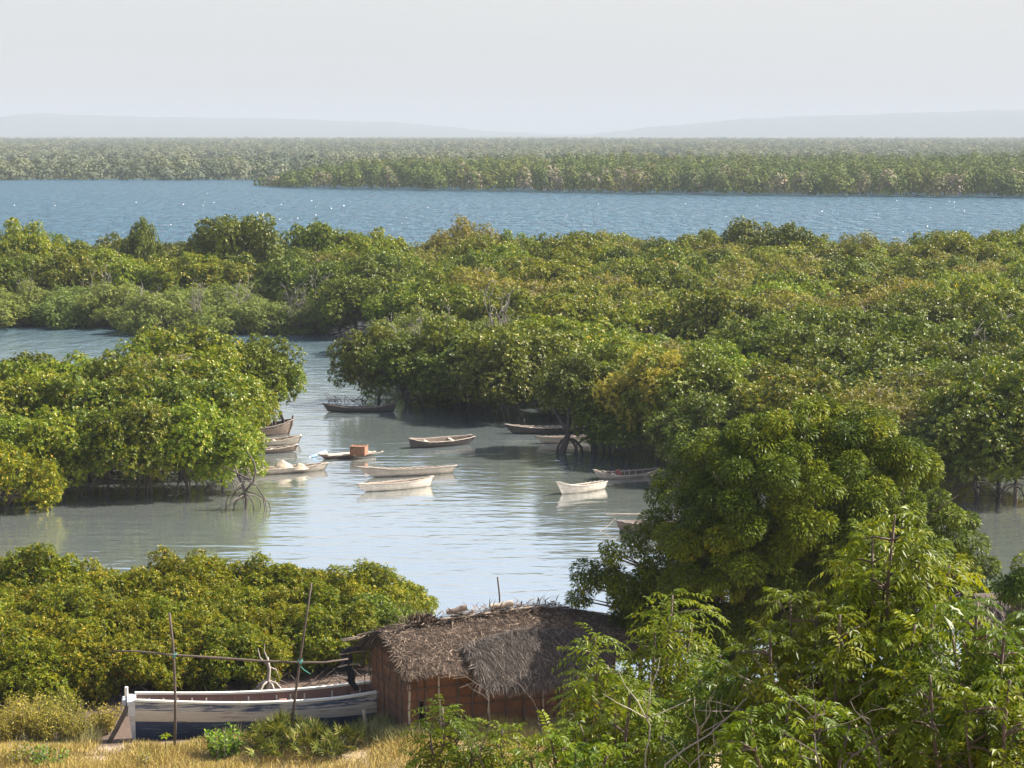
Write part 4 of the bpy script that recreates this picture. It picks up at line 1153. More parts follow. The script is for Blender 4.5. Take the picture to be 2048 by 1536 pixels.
# props around it
def stick(name, label, p0, p1, r0, r1, mat, cat='post', wobble=0.015, n=5, group=None):
    mb = MB(); p0 = Vector(p0); p1 = Vector(p1)
    pts = [q - p0 for q in wob(p0, p1, n, wobble, R)]
    mb.tube(pts, list(np.linspace(r0, r1, n + 1)), 7)
    o = mb.build(name, mat, smooth=True); o.location = p0
    return tag(o, label, cat, group)
a = P(213, 1496, 0.2); b2 = PD(257, 1410, a.y + 0.15)
stick('prop_pole', 'thick brown pole leaning against the stern of the blue boat', a, b2, 0.055, 0.06, M['pole'])
for (px, y0, y1, dd, lab) in [(322, 1484, 1426, 47.7, 'short dark post against the side of the blue boat left of the tall pole'), (482, 1470, 1424, 48.2, 'short grey post against the side of the boat behind the fan palms')]:
    stick('post', lab, PD(px, y0, dd), PD(px - 1, y1, dd), 0.05, 0.045, M['pole'])
stick('post', 'short pale post standing between the boat and the hut', PD(735, 1492, 46.6), PD(727, 1420, 46.6), 0.05, 0.045, M['palepole'])

# rack of poles
cordm = plain_mat('blue_green_cord', (0.06, 0.30, 0.27), var=0.3, scale=20)
a = PD(349, 1484, 45.6)
rk = empty('pole_rack', (a.x, a.y, a.z), 'rack of two tall thin poles with a long crossbar in front of the blue boat', 'rack')
def rack(pl, rad, name, mat=None):
    mb = MB(); mb.tube([Vector(p) - Vector(rk.location) for p in pl], rad, 7); return mb.build(name, mat or M['pole'], rk, True)
y_ = 45.6
rack([PD(349, 1490, y_), PD(351, 1420, y_), PD(349, 1350, y_), PD(346, 1290, y_), PD(339, 1226, y_)], [.036, .036, .033, .03, .028], 'upright')
rack([PD(583, 1446, y_ + .3), PD(591, 1390, y_ + .3), PD(600, 1320, y_ + .3), (PD(612, 1240, y_ + .3)), PD(623, 1166, y_ + .3)], [.034, .033, .03, .026, .022], 'upright')
rack([PD(222, 1303, y_ - .06), PD(270, 1302, y_ - .06), PD(345, 1310, y_ - .06), PD(440, 1316, y_), PD(520, 1322, y_ + .15), PD(602, 1325, y_ + .24), PD(650, 1325, y_ + .3), PD(696, 1318, y_ + .5)], [.016, .022, .026, .03, .03, .028, .026, .02], 'crossbar')
for (px, py, dy) in ((349, 1310, -.02), (601, 1323, .27)):
    c = PD(px, py, y_ + dy); mb = MB()
    for k in range(3):
        mb.tube([Vector((math.cos(q) * .05, math.sin(q) * .065, -.03 + .03 * k + .01 * math.sin(q))) + c - Vector(rk.location) for q in np.linspace(0, 6.28, 10)], .009, 5)
    mb.build('cord', cordm, rk)
rack([PD(602, 1333, y_ + .2), PD(608, 1340, y_ + .2), PD(621, 1348, y_ + .2)], [.012, .012, .008], 'cord', cordm)

# ------------------------------------------------------------------ thatched mud hut
HY = math.radians(22.0)
C0 = PD(815, 1460, 45.8); C0.z = 0.85
HL, HW, WH, RH = 5.4, 2.7, 1.66, 2.30          # wall length, width, wall height, ridge height
hut = empty('mud_hut', C0, 'mud-walled hut with a brown thatched roof beside the blue boat', 'hut', None, HY)
mudm, nt, b, out = new_mat('red_mud_wall')
v = mapping(nt); n1 = noise_t(nt, v, 2.2, 6, 0.6); n2 = noise_t(nt, v, 14, 5, 0.7)
c = mixc(nt, n1, (0.105, 0.044, 0.020), (0.200, 0.092, 0.042)); c = mixc(nt, ramp(nt, n2, [(0.52, 0.0), (0.7, 0.7)]), c, (0.13, 0.06, 0.03))
nt.links.new(c, b.inputs['Base Color']); b.inputs['Roughness'].default_value = 0.95
bp = N(nt, 'ShaderNodeBump'); bp.inputs['Strength'].default_value = 0.8; bp.inputs['Distance'].default_value = 0.05
nt.links.new(n2, bp.inputs['Height']); nt.links.new(bp.outputs[0], b.inputs['Normal'])
def wall_panel(p0, p1, h0, h1, th, name, parent, mid_h=None):
    """a rough mud wall between two ground points"""
    p0 = Vector(p0); p1 = Vector(p1); d = p1 - p0; L = d.length; d.normalize(); nn = Vector((-d.y, d.x, 0))
    nx = max(4, int(L / 0.18)); nz = 10; mb = MB(); vs = []; fs = []
    for i in range(nx + 1):
        u = i / nx
        h = h0 + (h1 - h0) * u if mid_h is None else (h0 + (mid_h - h0) * (1 - abs(2 * u - 1)))
        for j in range(nz + 1):
            z = h * j / nz - 0.7 * (j == 0)
            q = p0 + d * (L * u)
            off = 0.03 * mnoise.noise(Vector((q.x * 2, q.y * 2, z * 2.5)))
            vs.append((q.x + nn.x * off, q.y + nn.y * off, z))
    k = nz + 1
    for i in range(nx):
        for j in range(nz): fs.append([i * k + j, (i + 1) * k + j, (i + 1) * k + j + 1, i * k + j + 1])
    m_ = len(vs)
    vs += [(x + nn.x * th, y + nn.y * th, z) for x, y, z in vs]
    fs += [[m_ + a for a in f[::-1]] for f in fs]
    for i in range(nx): fs.append([i * k + nz, (i + 1) * k + nz, m_ + (i + 1) * k + nz, m_ + i * k + nz])
    for i in (0, nx):
        for j in range(nz):
            f = [i * k + j, i * k + j + 1, m_ + i * k + j + 1, m_ + i * k + j]; fs.append(f if i == 0 else f[::-1])
    mb.add(vs, fs)
    return mb.build(name, mudm, parent)
wall_panel((0, 0.0, 0), (0.28, 0, 0), WH, WH, 0.1, 'wall', hut)
front_wall = wall_panel((0.42, 0.0, 0), (HL, 0, 0), WH, WH, 0.1, 'wall', hut)                # long front wall, a dark slit left open near the corner
mb = MB(); mb.box((0.35, 0.05, 1.22), (0.139, 0.09, 0.9)); mb.build('wall', mudm, hut)
wall_panel((HL, 0, 0), (HL, HW, 0), WH, WH, 0.1, 'wall', hut, mid_h=RH - 0.1)
wall_panel((HL, HW, 0), (0, HW, 0), WH, WH, 0.1, 'wall', hut)
wall_panel((0, HW, 0), (0, 0, 0), WH, WH, 0.1, 'wall', hut, mid_h=RH - 0.1)      # gable
ROOF = None
def hstick(pl, r, mat='pole', name='lattice_pole'):
    mb = MB(); mb.tube(pl, r, 6); return mb.build(name, M[mat], {'lattice_pole': front_wall, 'batten': ROOF}.get(name, hut), True)
for i, x in enumerate([0.05, 0.26, 0.44, 0.8, 1.25, 1.62, 2.05, 2.5, 2.95, 3.45, 3.9, 4.4, 4.9, 5.3]):
    hstick(wob((x, -0.045, -0.05), (x + R.uniform(-.05, .05), -0.045, WH + 0.02), 5, 0.02, R), R.uniform(.018, .032), 'pole' if i % 3 else 'palepole')
for y in [0.3, 0.75, 1.2, 1.65, 2.1, 2.6, 3.1]:
    hh = WH + (RH - WH) * (1 - abs(2 * y / HW - 1)) - 0.08
    hstick(wob((-0.045, y, -0.05), (-0.045, y, hh), 5, 0.04, R), R.uniform(.009, .015))
for z in [0.3, 0.58, 0.86, 1.12, 1.38, 1.6]:
    hstick(wob((-0.02, -0.075, z + R.uniform(-.05, .05)), (HL, -0.075, z + R.uniform(-.05, .05)), 14, 0.03, R), R.uniform(.010, .016))
    hstick(wob((-0.075, 0.0, z - 0.05 + R.uniform(-.05, .05)), (-0.075, HW, z + R.uniform(-.08, .05)), 8, 0.03, R), R.uniform(.009, .014))
# roof: under layer + thousands of palm strips
RL0, RL1 = -0.10, 7.0
def ridge(x): return (HW / 2 + 0.05, RH - 0.06 - 0.05 * math.cos(x * 1.1) + 0.10 * math.sin(max(0, min(x, 4.4)) / 4.4 * math.pi / 2) - 0.75 * max(0, (x - 4.6) / 2.4) ** 1.4)
EV = 0.34
def roof_pt(x, s, side):
    """s 0 at the ridge, 1 at the eave"""
    yr, zr = ridge(x)
    ye = -EV if side < 0 else HW + EV
    ze = WH - 0.13 + 0.03 * math.sin(x * 2.3) - 0.25 * max(0, (x - 4.6) / 2.4)
    y = yr + (ye - yr) * s; z = zr + (ze - zr) * s + 0.10 * math.sin(math.pi * s) + 0.03 * mnoise.noise(Vector((x * 1.3, y * 1.3, 5)))
    return Vector((x, y, z))
def roof_base(x0, x1, side, name, th, s0=0.0, s1=1.0, lift=0.0, fn=None):
    fn = fn or roof_pt
    mb = MB(); nx, ns = 40, 10; vs = []; fs = []
    for i in range(nx + 1):
        for j in range(ns + 1):
            p = fn(x0 + (x1 - x0) * i / nx, s0 + (s1 - s0) * j / ns, side); vs.append((p.x, p.y, p.z + lift))
    k = ns + 1
    for i in range(nx):
        for j in range(ns): fs.append([i * k + j, i * k + j + 1, (i + 1) * k + j + 1, (i + 1) * k + j])
    m_ = len(vs); vs += [(x, y, z - th) for x, y, z in vs]; fs2 = [[m_ + a for a in f[::-1]] for f in fs]
    edge = [[i * k, (i + 1) * k, m_ + (i + 1) * k, m_ + i * k] for i in range(nx)] + [[i * k + ns, (i + 1) * k + ns, m_ + (i + 1) * k + ns, m_ + i * k + ns] for i in range(nx)]
    edge += [[i * k + j, i * k + j + 1, m_ + i * k + j + 1, m_ + i * k + j] for i in (0, nx) for j in range(ns)]
    mb.add(vs, fs + fs2 + edge)
    return mb.build(name, M['thatch_base'], hut)
def thatch(fn, x0, x1, side, cnt, seed, Lr=(0.3, 0.65), Wr=(0.014, 0.04), jit=0.35, s0=0.0, s1=1.02, lift=0.02, eave=1.0):
    r = np.random.default_rng(seed)
    X = r.uniform(x0, x1, cnt); S = s0 + (s1 - s0) * r.random(cnt) ** 0.9
    p = np.array([fn(float(a), float(s), side) for a, s in zip(X, S)])
    q = np.array([fn(float(a), float(s) + 0.12, side) for a, s in zip(X, S)])
    e = np.array([fn(float(a) + 0.1, float(s), side) for a, s in zip(X, S)])
    down = nrm(q - p); al = nrm(e - p); nor = nrm(np.cross(down, al)); nor *= np.sign(nor[:, 2:3])
    ang = r.normal(size=cnt) * jit
    d = nrm(down * np.cos(ang)[:, None] + al * np.sin(ang)[:, None] + nor * r.uniform(-0.02, 0.12, cnt)[:, None])
    nn = nrm(nor + al * r.normal(size=(cnt, 1)) * 0.55 + down * r.normal(size=(cnt, 1)) * 0.25)
    L = r.uniform(*Lr, cnt); W = r.uniform(*Wr, cnt)
    base = p + nor * (lift + 0.05 * r.random(cnt))[:, None]
    qd = leaf_quads(base, d, nn, L, W, droop=0.0)
    over = (S > 0.9)
    qd[over, 2, 2] -= 0.12 * L[over] * eave
    return qd, r.random(cnt) ** 1.1
ROOF = roof_base(RL0, RL1, -1, 'roof', 0.09)
roof_base(RL0, RL1, 1, 'roof', 0.09)
q1, n1_ = thatch(roof_pt, RL0 - 0.08, RL1, -1, 40000, 31, Lr=(.10, .30), Wr=(.008, .020), jit=0.8)
q2, n2_ = thatch(roof_pt, RL0 - 0.08, RL1, 1, 4500, 32)
link('thatch', quad_mesh('thatch', np.concatenate([q1, q2]).reshape(-1, 3), np.concatenate([n1_, n2_]), M['thatch']), ROOF)
# lower layer hanging over the front, tree shade mixed into its grey
def awn_pt(x, s, side):
    a = roof_pt(x, 0.62 - 0.14 * math.sin((x - 1.65) * 1.03), side) + Vector((0, 0, 0.07))
    wv = 0.10 * math.sin(x * 3.1) + 0.06 * math.sin(x * 7.3)
    e = Vector((x + 0.1 * s, -EV - 0.42 - 0.08 * wv, WH - 0.40 - 0.12 * wv - 0.06 * (x - 1.3)))
    p = a.lerp(e, s); p.z += 0.16 * math.sin(math.pi * min(s, 1.0)); return p
AWN = roof_base(1.65, 4.7, -1, 'roof_overhang', 0.06, fn=awn_pt)
q3, n3_ = thatch(awn_pt, 1.5, 4.85, -1, 16000, 33, Lr=(0.2, 0.45), Wr=(0.007, 0.017), jit=0.5, s1=1.0, eave=2.5)
link('thatch', quad_mesh('thatch', q3.reshape(-1, 3), n3_, M['thatch_grey']), AWN)
# hanging fringe at the gable end
r = np.random.default_rng(77); cnt = 1500
s_ = r.uniform(-1, 1, cnt); base = np.array([roof_pt(RL0 + 0.03, abs(float(a)), -1 if a < 0 else 1) for a in s_]); base[:, 0] += r.uniform(-0.10, 0.12, cnt); base[:, 2] += r.uniform(-0.1, 0.05, cnt)
d = np.stack([r.normal(size=cnt) * 0.25 - 0.15, np.sign(s_) * 0.55 + r.normal(size=cnt) * 0.35, -0.75 + r.normal(size=cnt) * 0.25], 1)
qd = leaf_quads(base, d, r.normal(size=(cnt, 3)) * 0.4 + np.array([-1.0, 0, 0.2]), r.uniform(0.12, 0.50, cnt), r.uniform(0.012, 0.03, cnt), droop=0.1)
link('thatch', quad_mesh('thatch', qd.reshape(-1, 3), r.random(cnt) * 0.8, M['thatch']), ROOF)
# purlin ends sticking out
for (x0, x1, y, z) in [(-0.65, 0.4, HW + 0.30, 1.62), (-0.75, 0.4, HW + 0.15, 1.70), (-0.45, 0.4, HW - 0.25, 1.88), (-0.35, 0.3, HW - 0.6, 2.0), (-0.75, 0.0, HW + 0.25, 1.30), (-0.8, -0.25, HW + 0.2, 1.0)]:
    hstick([(x0, y, z), ((x0 + x1) / 2, y + .02, z + .03), (x1, y, z + .02)], .024, 'palepole', 'batten')
for (x0, x1, z) in [(0.75, 1.5, 1.50), (0.7, 1.35, 1.42), (1.0, 1.5, 1.36)]:
    hstick([(x0, -EV - 0.02, z), (x1, -EV - 0.05, z + .02)], .016, 'palepole', 'batten')
hstick([(1.15, -EV - 0.1, 1.14), (1.55, -EV - .12, 1.26)], .014, 'palepole', 'batten')
for (x, y) in [(6.7, -0.1), (6.75, HW * .5), (6.6, HW + .1), (6.0, -0.15), (5.9, HW + .05)]:
    hstick(wob((x, y, -0.3), (x, y, 1.55), 4, .03, R), .045, 'pole', 'porch_post')
# ridge pole, logs and bundle lying on the roof
def on_roof(name, label, x0, x1, s, side, dz, rad, mat, cat, tilt=0.0, yaw=0.0):
    p = roof_pt((x0 + x1) / 2, s, side); L = x1 - x0
    o_ = MB(); n_ = 6
    pts = [(-L / 2 + L * i / n_, .012 * math.sin(i * 2), .012 * math.cos(i * 1.3)) for i in range(n_ + 1)]
    o_.tube(pts, [rad * (0.82 + 0.18 * i / n_) for i in range(n_ + 1)], 12)
    o = o_.build(name, mat)
    Mx = Matrix.Translation(C0) @ Matrix.Rotation(HY, 4, 'Z') @ Matrix.Translation((p.x, p.y, p.z + dz)) @ Matrix.Rotation(yaw, 4, 'Z') @ Matrix.Rotation(-tilt, 4, 'Y')
    o.matrix_world = Mx
    return tag(o, label, cat)
logm = wood_mat('cut_log', (0.36, 0.29, 0.235), (0.17, 0.13, 0.105), scale=(2, 12, 12))
on_roof('log', 'dark cut log lying on the ridge of the hut, left of the other log', 1.50, 2.02, 0.02, -1, 0.24, 0.080, logm, 'log', 0.24, -0.35)
on_roof('log', 'pale cut log lying on the ridge of the hut, right of the other log', 2.65, 3.22, 0.02, -1, 0.21, 0.078, M['palepole'], 'log', 0.12, -0.25)
on_roof('ridge_pole', 'thin pale pole lying along the ridge of the hut under the logs', 0.55, 4.0, 0.06, -1, 0.10, 0.022, M['palepole'], 'pole', 0.03, 0.0)
# thatch bundle
r = np.random.default_rng(5); cnt = 420
pb_ = roof_pt(0.85, 0.0, -1)
base = np.stack([pb_.x + r.normal(size=cnt) * 0.16, pb_.y + r.normal(size=cnt) * 0.10, pb_.z + 0.03 + np.abs(r.normal(size=cnt)) * 0.04], 1)
d = np.stack([0.25 + r.normal(size=cnt) * 0.3, r.normal(size=cnt) * 0.35, 0.75 + r.normal(size=cnt) * 0.3], 1)
o = link('thatch_bundle', quad_mesh('thatch_bundle', leaf_quads(base, d, r.normal(size=(cnt, 3)), r.uniform(.12, .34, cnt), r.uniform(.02, .05, cnt)).reshape(-1, 3), r.random(cnt), M['thatch']))
o.location = C0; o.rotation_euler = (0, 0, HY)
tag(o, 'upright tuft of loose thatch at the left end of the hut ridge', 'thatch')
r = np.random.default_rng(6); cnt = 800
X = r.uniform(0.3, 4.6, cnt); base = np.array([roof_pt(float(a), 0.0, -1) for a in X]); base[:, 1] += r.normal(size=cnt) * 0.12; base[:, 2] += 0.05 + 0.04 * r.random(cnt)
d = np.stack([r.normal(size=cnt), r.normal(size=cnt) * 0.35, 0.12 + 0.15 * r.normal(size=cnt)], 1)
link('ridge_thatch', quad_mesh('ridge_thatch', leaf_quads(base, d, np.tile([0, 0, 1.0], (cnt, 1)), r.uniform(.2, .5, cnt), r.uniform(.02, .05, cnt)).reshape(-1, 3), 0.3 + 0.7 * r.random(cnt), M['thatch']), ROOF)
# stick standing behind the roof
yb = 53.2
stick('stick', 'thin dark stick standing upright behind the hut ridge', PD(1004, 1330, yb), PD(995, 1154, yb), 0.03, 0.022, M['pole'], 'stick', 0.05)
# black cloth hanging from the eave
clm = plain_mat('black_cloth', (0.012, 0.014, 0.022), var=0.4, scale=8)
mb = MB(); vs = []; fs = []
for i in range(9):
    for j in range(17):
        u = i / 8 - .5; v_ = j / 16
        w_ = 0.30 * (1 - 0.55 * v_) 
        vs.append((u * w_ + 0.26 * v_ ** 1.2 + .03 * math.sin(j * .9), .05 * math.sin(i * 1.7 + j * .4) , -0.92 * v_ + .03 * math.sin(i * 2.0)))
for i in range(8):
    for j in range(16): fs.append([i * 17 + j, i * 17 + j + 1, (i + 1) * 17 + j + 1, (i + 1) * 17 + j])
mb.add(vs, fs); mb.add([(x, y + .02, z) for x, y, z in vs], [f[::-1] for f in fs])
for k in range(2): mb.tube([(-.12 + .02 * k, 0, .02), (.1, .05, .08 + .05 * k), (.4, .06, .12)], .05, 6)
o = mb.build('black_cloth', clm, smooth=True); c = PD(690, 1308, 48.3); o.location = c
tag(o, 'black cloth hanging from the left eave corner of the hut', 'cloth')
# dark bundle with a red cloth on the porch
pc = Matrix.Translation(C0) @ Matrix.Rotation(HY, 4, 'Z') @ Vector((6.15, 1.0, 0))
heap('bundle', (pc.x, pc.y, 0.55), 0.5, 0.4, 1.0, clm, 4.0, 'dark heap in the shade of the porch at the right end of the hut', 'heap')

# second hut at the right edge, mostly hidden by leaves
C2 = PD(2010, 1420, 47.0); C2.z = 0.7
h2 = empty('mud_hut', C2, 'hut at the right edge with only the corner of its grey thatched roof showing', 'hut', None, math.radians(8))
wall_panel((0, 0, 0), (4, 0, 0), 1.7, 1.7, .1, 'wall', h2); wall_panel((4, 0, 0), (4, 3, 0), 1.7, 1.7, .1, 'wall', h2, mid_h=2.7); wall_panel((4, 3, 0), (0, 3, 0), 1.7, 1.7, .1, 'wall', h2); wall_panel((0, 3, 0), (0, 0, 0), 1.7, 1.7, .1, 'wall', h2, mid_h=2.7)
def roof2(x, s, side):
    ye = -0.35 if side < 0 else 3.35
    return Vector((x, 1.5 + (ye - 1.5) * s, 2.95 + (1.72 - 2.95) * s + .06 * math.sin(math.pi * s)))
hut_keep = hut; hut = h2
roof_base(-0.3, 4.2, -1, 'roof', .09, fn=roof2); roof_base(-0.3, 4.2, 1, 'roof', .09, fn=roof2)
qa, na = thatch(roof2, -0.4, 4.2, -1, 4500, 41, jit=.4); qb, nb_ = thatch(roof2, -0.4, 4.2, 1, 1500, 42, jit=.4)
link('thatch', quad_mesh('thatch', np.concatenate([qa, qb]).reshape(-1, 3), np.concatenate([na, nb_]), M['thatch_grey']), h2)
hut = hut_keep

# ------------------------------------------------------------------ neem trees
def frond_tufts(pos, axis, r, nf, fl, pairs, ll, lw, folded, droop=0.55, spread=(25, 95), leaf_droop=0.3):
    """sprays of pinnate leaves: pos, axis (n,3)"""
    n = len(pos)
    e1 = nrm(np.cross(axis, r.normal(size=axis.shape))); e2 = np.cross(axis, e1)
    Bs, Ds, Ns, RN, LW = [], [], [], [], []
    tone = r.random(n)
    stems = []
    for k in range(nf):
        a = 2 * math.pi * k / nf + r.uniform(-0.35, 0.35, n); s = np.radians(r.uniform(spread[0], spread[1], n))
        d0 = axis * np.cos(s)[:, None] + (e1 * np.cos(a)[:, None] + e2 * np.sin(a)[:, None]) * np.sin(s)[:, None]
        Lf = fl * r.uniform(0.7, 1.15, n)
        dr = droop * r.uniform(0.6, 1.3, n)
        off = axis * (r.uniform(-0.25, 0.05, n) * fl)[:, None]
        ft = 0.5 * tone + 0.5 * r.random(n)
        prev = None
        for j in range(1, pairs + 1):
            u = j / pairs
            c = pos + off + d0 * (Lf * u)[:, None]; c[:, 2] -= dr * Lf * u * u
            tan = d0.copy(); tan[:, 2] -= 2 * dr * u; tan = nrm(tan)
            upv = nrm(np.array([0, 0, 1.0]) + axis * 0.3 - tan * (tan[:, 2:3]))
            side = nrm(np.cross(tan, upv))
            for sg in (-1, 1):
                dd = nrm(side * sg * 0.85 + tan * (0.35 + 0.5 * u) + r.normal(size=tan.shape) * 0.14)
                Bs.append(c); Ds.append(dd); Ns.append(upv + r.normal(size=upv.shape) * 0.3)
                RN.append(np.clip(ft * 0.75 + 0.25 * r.random(n), 0, 1))
                LW.append(ll * r.uniform(0.75, 1.15, n) * (0.7 + 0.5 * math.sin(math.pi * min(u * .9, 1))))
    B_, D_, N_ = np.concatenate(Bs), np.concatenate(Ds), np.concatenate(Ns); L = np.concatenate(LW); rn = np.concatenate(RN)
    if folded: return folded_leaf(B_, D_, N_, L, L * lw, droop=leaf_droop), np.concatenate([rn, rn])
    return leaf_quads(B_, D_, N_, L, L * lw, droop=leaf_droop, wide=0.45), rn

M['pale_leaf'] = plain_mat('pale_broad_leaf', (0.40, 0.44, 0.30), var=0.25, scale=30)  # pale grey-green tone of the broad leaves on one young neem
# the big neem
NY = 49.6; NX = 7.0
def at(px, py, y): return np.array(PD(px, py, y))
r = np.random.default_rng(8)
lob = []   # (px, py, y, radius)
spec = [(1540, 905, 49, 1.15), (1640, 900, 50, 1.2), (1730, 930, 49.5, 1.2), (1790, 960, 51, 0.9), (1440, 940, 49.5, 1.05), (1370, 1000, 49.5, 0.95), (1500, 1000, 48, 1.3), (1620, 1010, 47.6, 1.4), (1750, 1040, 48, 1.25), (1840, 1050, 49.5, 1.1),
        (1890, 1110, 50, 0.95), (1330, 1090, 49.5, 0.9), (1420, 1100, 47.8, 1.2), (1550, 1120, 47.2, 1.4), (1690, 1130, 47.3, 1.3), (1810, 1160, 48.5, 1.1), (1920, 1190, 50, 0.8), (1330, 1170, 49, 0.9), (1440, 1200, 48, 1.1), (1570, 1230, 47.8, 1.2),
        (1270, 1200, 49, 0.62), (1225, 1180, 49, 0.48), (1190, 1150, 49, 0.34), (1215, 1110, 49, 0.28), (1168, 1165, 49, 0.26), (1160, 1200, 48.8, 0.16), (1700, 1240, 48.5, 1.0), (1820, 1260, 49.5, 0.9), (1300, 1235, 48.6, 0.6), (1380, 1270, 48.4, 0.8), (1970, 1165, 50.5, 0.55), (1960, 1230, 50.5, 0.5),
        (1530, 840, 50, 0.42), (1600, 862, 50.5, 0.55), (1690, 850, 51, 0.6), (1760, 870, 51.5, 0.6), (1640, 835, 51, 0.4), (1940, 1060, 51, 0.35), (1350, 1235, 49, .8), (1450, 1275, 49, .9), (1540, 1290, 49.5, .9), (1630, 1300, 49.5, .9), (1400, 1325, 49.5, .65), (1500, 1345, 50, .65), (1300, 1285, 49.2, .5), (1255, 1238, 49, .42), (1590, 1190, 49, 1.1), (1470, 1140, 49, 1.1), (1620, 1060, 50, 1.2), (1500, 1080, 50, 1.2), (1720, 1180, 49.5, 1.0)]
cent = at(1610, 1080, 49.5)
MOP = []
for (px, py, y, rad) in spec:
    c = at(px, py, y); k = max(2, int(15 * rad * rad + 1))
    d = rand_dirs(k, 0.3, r)
    p = c + d * rad * np.array([1, 1, 0.9]) * r.uniform(0.6, 1.12, (k, 1))
    for q in p: MOP.append((q, min(0.40, 0.24 + 0.16 * rad) * r.uniform(0.6, 1.2)))
def mops(mop, g0, r, dens=6000, ll=0.092, lw=0.036):
    """rounded tufts of hanging leaflets"""
    B_, D_, N_, RN = [], [], [], []
    for (q, rad) in mop:
        n_ = max(30, int(dens * rad * rad))
        d = rand_dirs(n_, 0.35, r)
        sq = np.array([1.0, 1.0, 0.85]); tilt = nrm(np.array([[0.35, 0, 1.0]]) + r.normal(size=(1, 3)) * 0.2)
        p = q - g0 + d * rad * sq * np.where(r.random((n_, 1)) < 0.2, r.uniform(0.3, 0.8, (n_, 1)), r.uniform(0.8, 1.08, (n_, 1)))
        tan = nrm(np.array([[0.15, 0, -1.0]]) - d * (d @ np.array([[0.15], [0], [-1.0]])) + r.normal(size=d.shape) * 0.35)
        B_.append(p); D_.append(nrm(tan * 0.75 + d * 0.8)); N_.append(nrm(d * 0.8 + np.array([[0, 0, 0.5]]) + r.normal(size=d.shape) * 0.45))
        RN.append(np.clip(0.5 * r.random() + 0.5 * r.random(n_), 0, 1))
    B_ = np.concatenate(B_); L = ll * r.uniform(0.7, 1.25, len(B_))
    return leaf_quads(B_, np.concatenate(D_), np.concatenate(N_), L, L * lw / ll * r.uniform(0.8, 1.2, len(B_)), droop=0.1, wide=0.45), np.concatenate(RN)
neem = empty('neem_tree', (NX, NY, gz(NX, NY)), 'big dense dark green neem tree standing right of the hut at the water', 'tree')
base = np.array([NX, NY, gz(NX, NY)])
qd, rn = mops(MOP, base, r)
link('crown', quad_mesh('crown', qd.reshape(-1, 3), rn, M['neem']), neem)
mb = MB(); rr = random.Random(3)
mb.tube(wob((0, 0, -.2), (0.1, 0, 1.6), 4, .06, rr), [.24, .21, .19, .18, .17], 9)
for (px, py, y, rad) in spec:
    tip = Vector(at(px, py, y) - base); st = Vector((.1, 0, 1.5))
    pl = wob(st, tip, 6, .25, rr); mb.tube(pl, [.10, .085, .07, .055, .04, .03, .015], 6)
    for k in range(int(4 * rad) + 1):
        e = tip + Vector((rr.uniform(-1, 1), rr.uniform(-1, 1), rr.uniform(-.6, .9))) * rad * 0.9
        mb.tube(wob(pl[4], e, 3, .12, rr), [.03, .025, .018, .008], 5)
mb.build('trunk', M['redbark'], neem, True)

# another small neem-like crown at the right edge
def small_neem(px, py, y, rads, label, nf=13):
    c0 = at(px, py, y); gx, gy = float(c0[0]), float(c0[1]); g0 = np.array([gx, gy, gz(gx, gy)])
    t = empty('neem_tree', g0, label, 'tree'); pts = []; ax = []
    mb = MB(); 
    for (qx, qy, rad) in rads:
        c = at(qx, qy, y); k = max(2, int(14 * rad * rad + 1)); d = rand_dirs(k, .3, r)
        for q in c + d * rad * r.uniform(.5, 1.0, (k, 1)): pts.append((q, 0.30 * r.uniform(.7, 1.2)))
        mb.tube(wob((0, 0, -.1), Vector(c - g0), 6, .15, rr), [.08, .07, .06, .05, .04, .03, .015], 6)
    qd, rn = mops(pts, g0, r)
    link('crown', quad_mesh('crown', qd.reshape(-1, 3), rn, M['neem']), t); mb.build('trunk', M['redbark'], t, True)
small_neem(2030, 1330, 46.0, [(2025, 1165, .30), (2050, 1150, .36), (2058, 1185, .4), (2030, 1195, .25), (2065, 1240, .4), (2055, 1290, .5)], 'small neem crown cut off by the right edge above the grey roof corner')

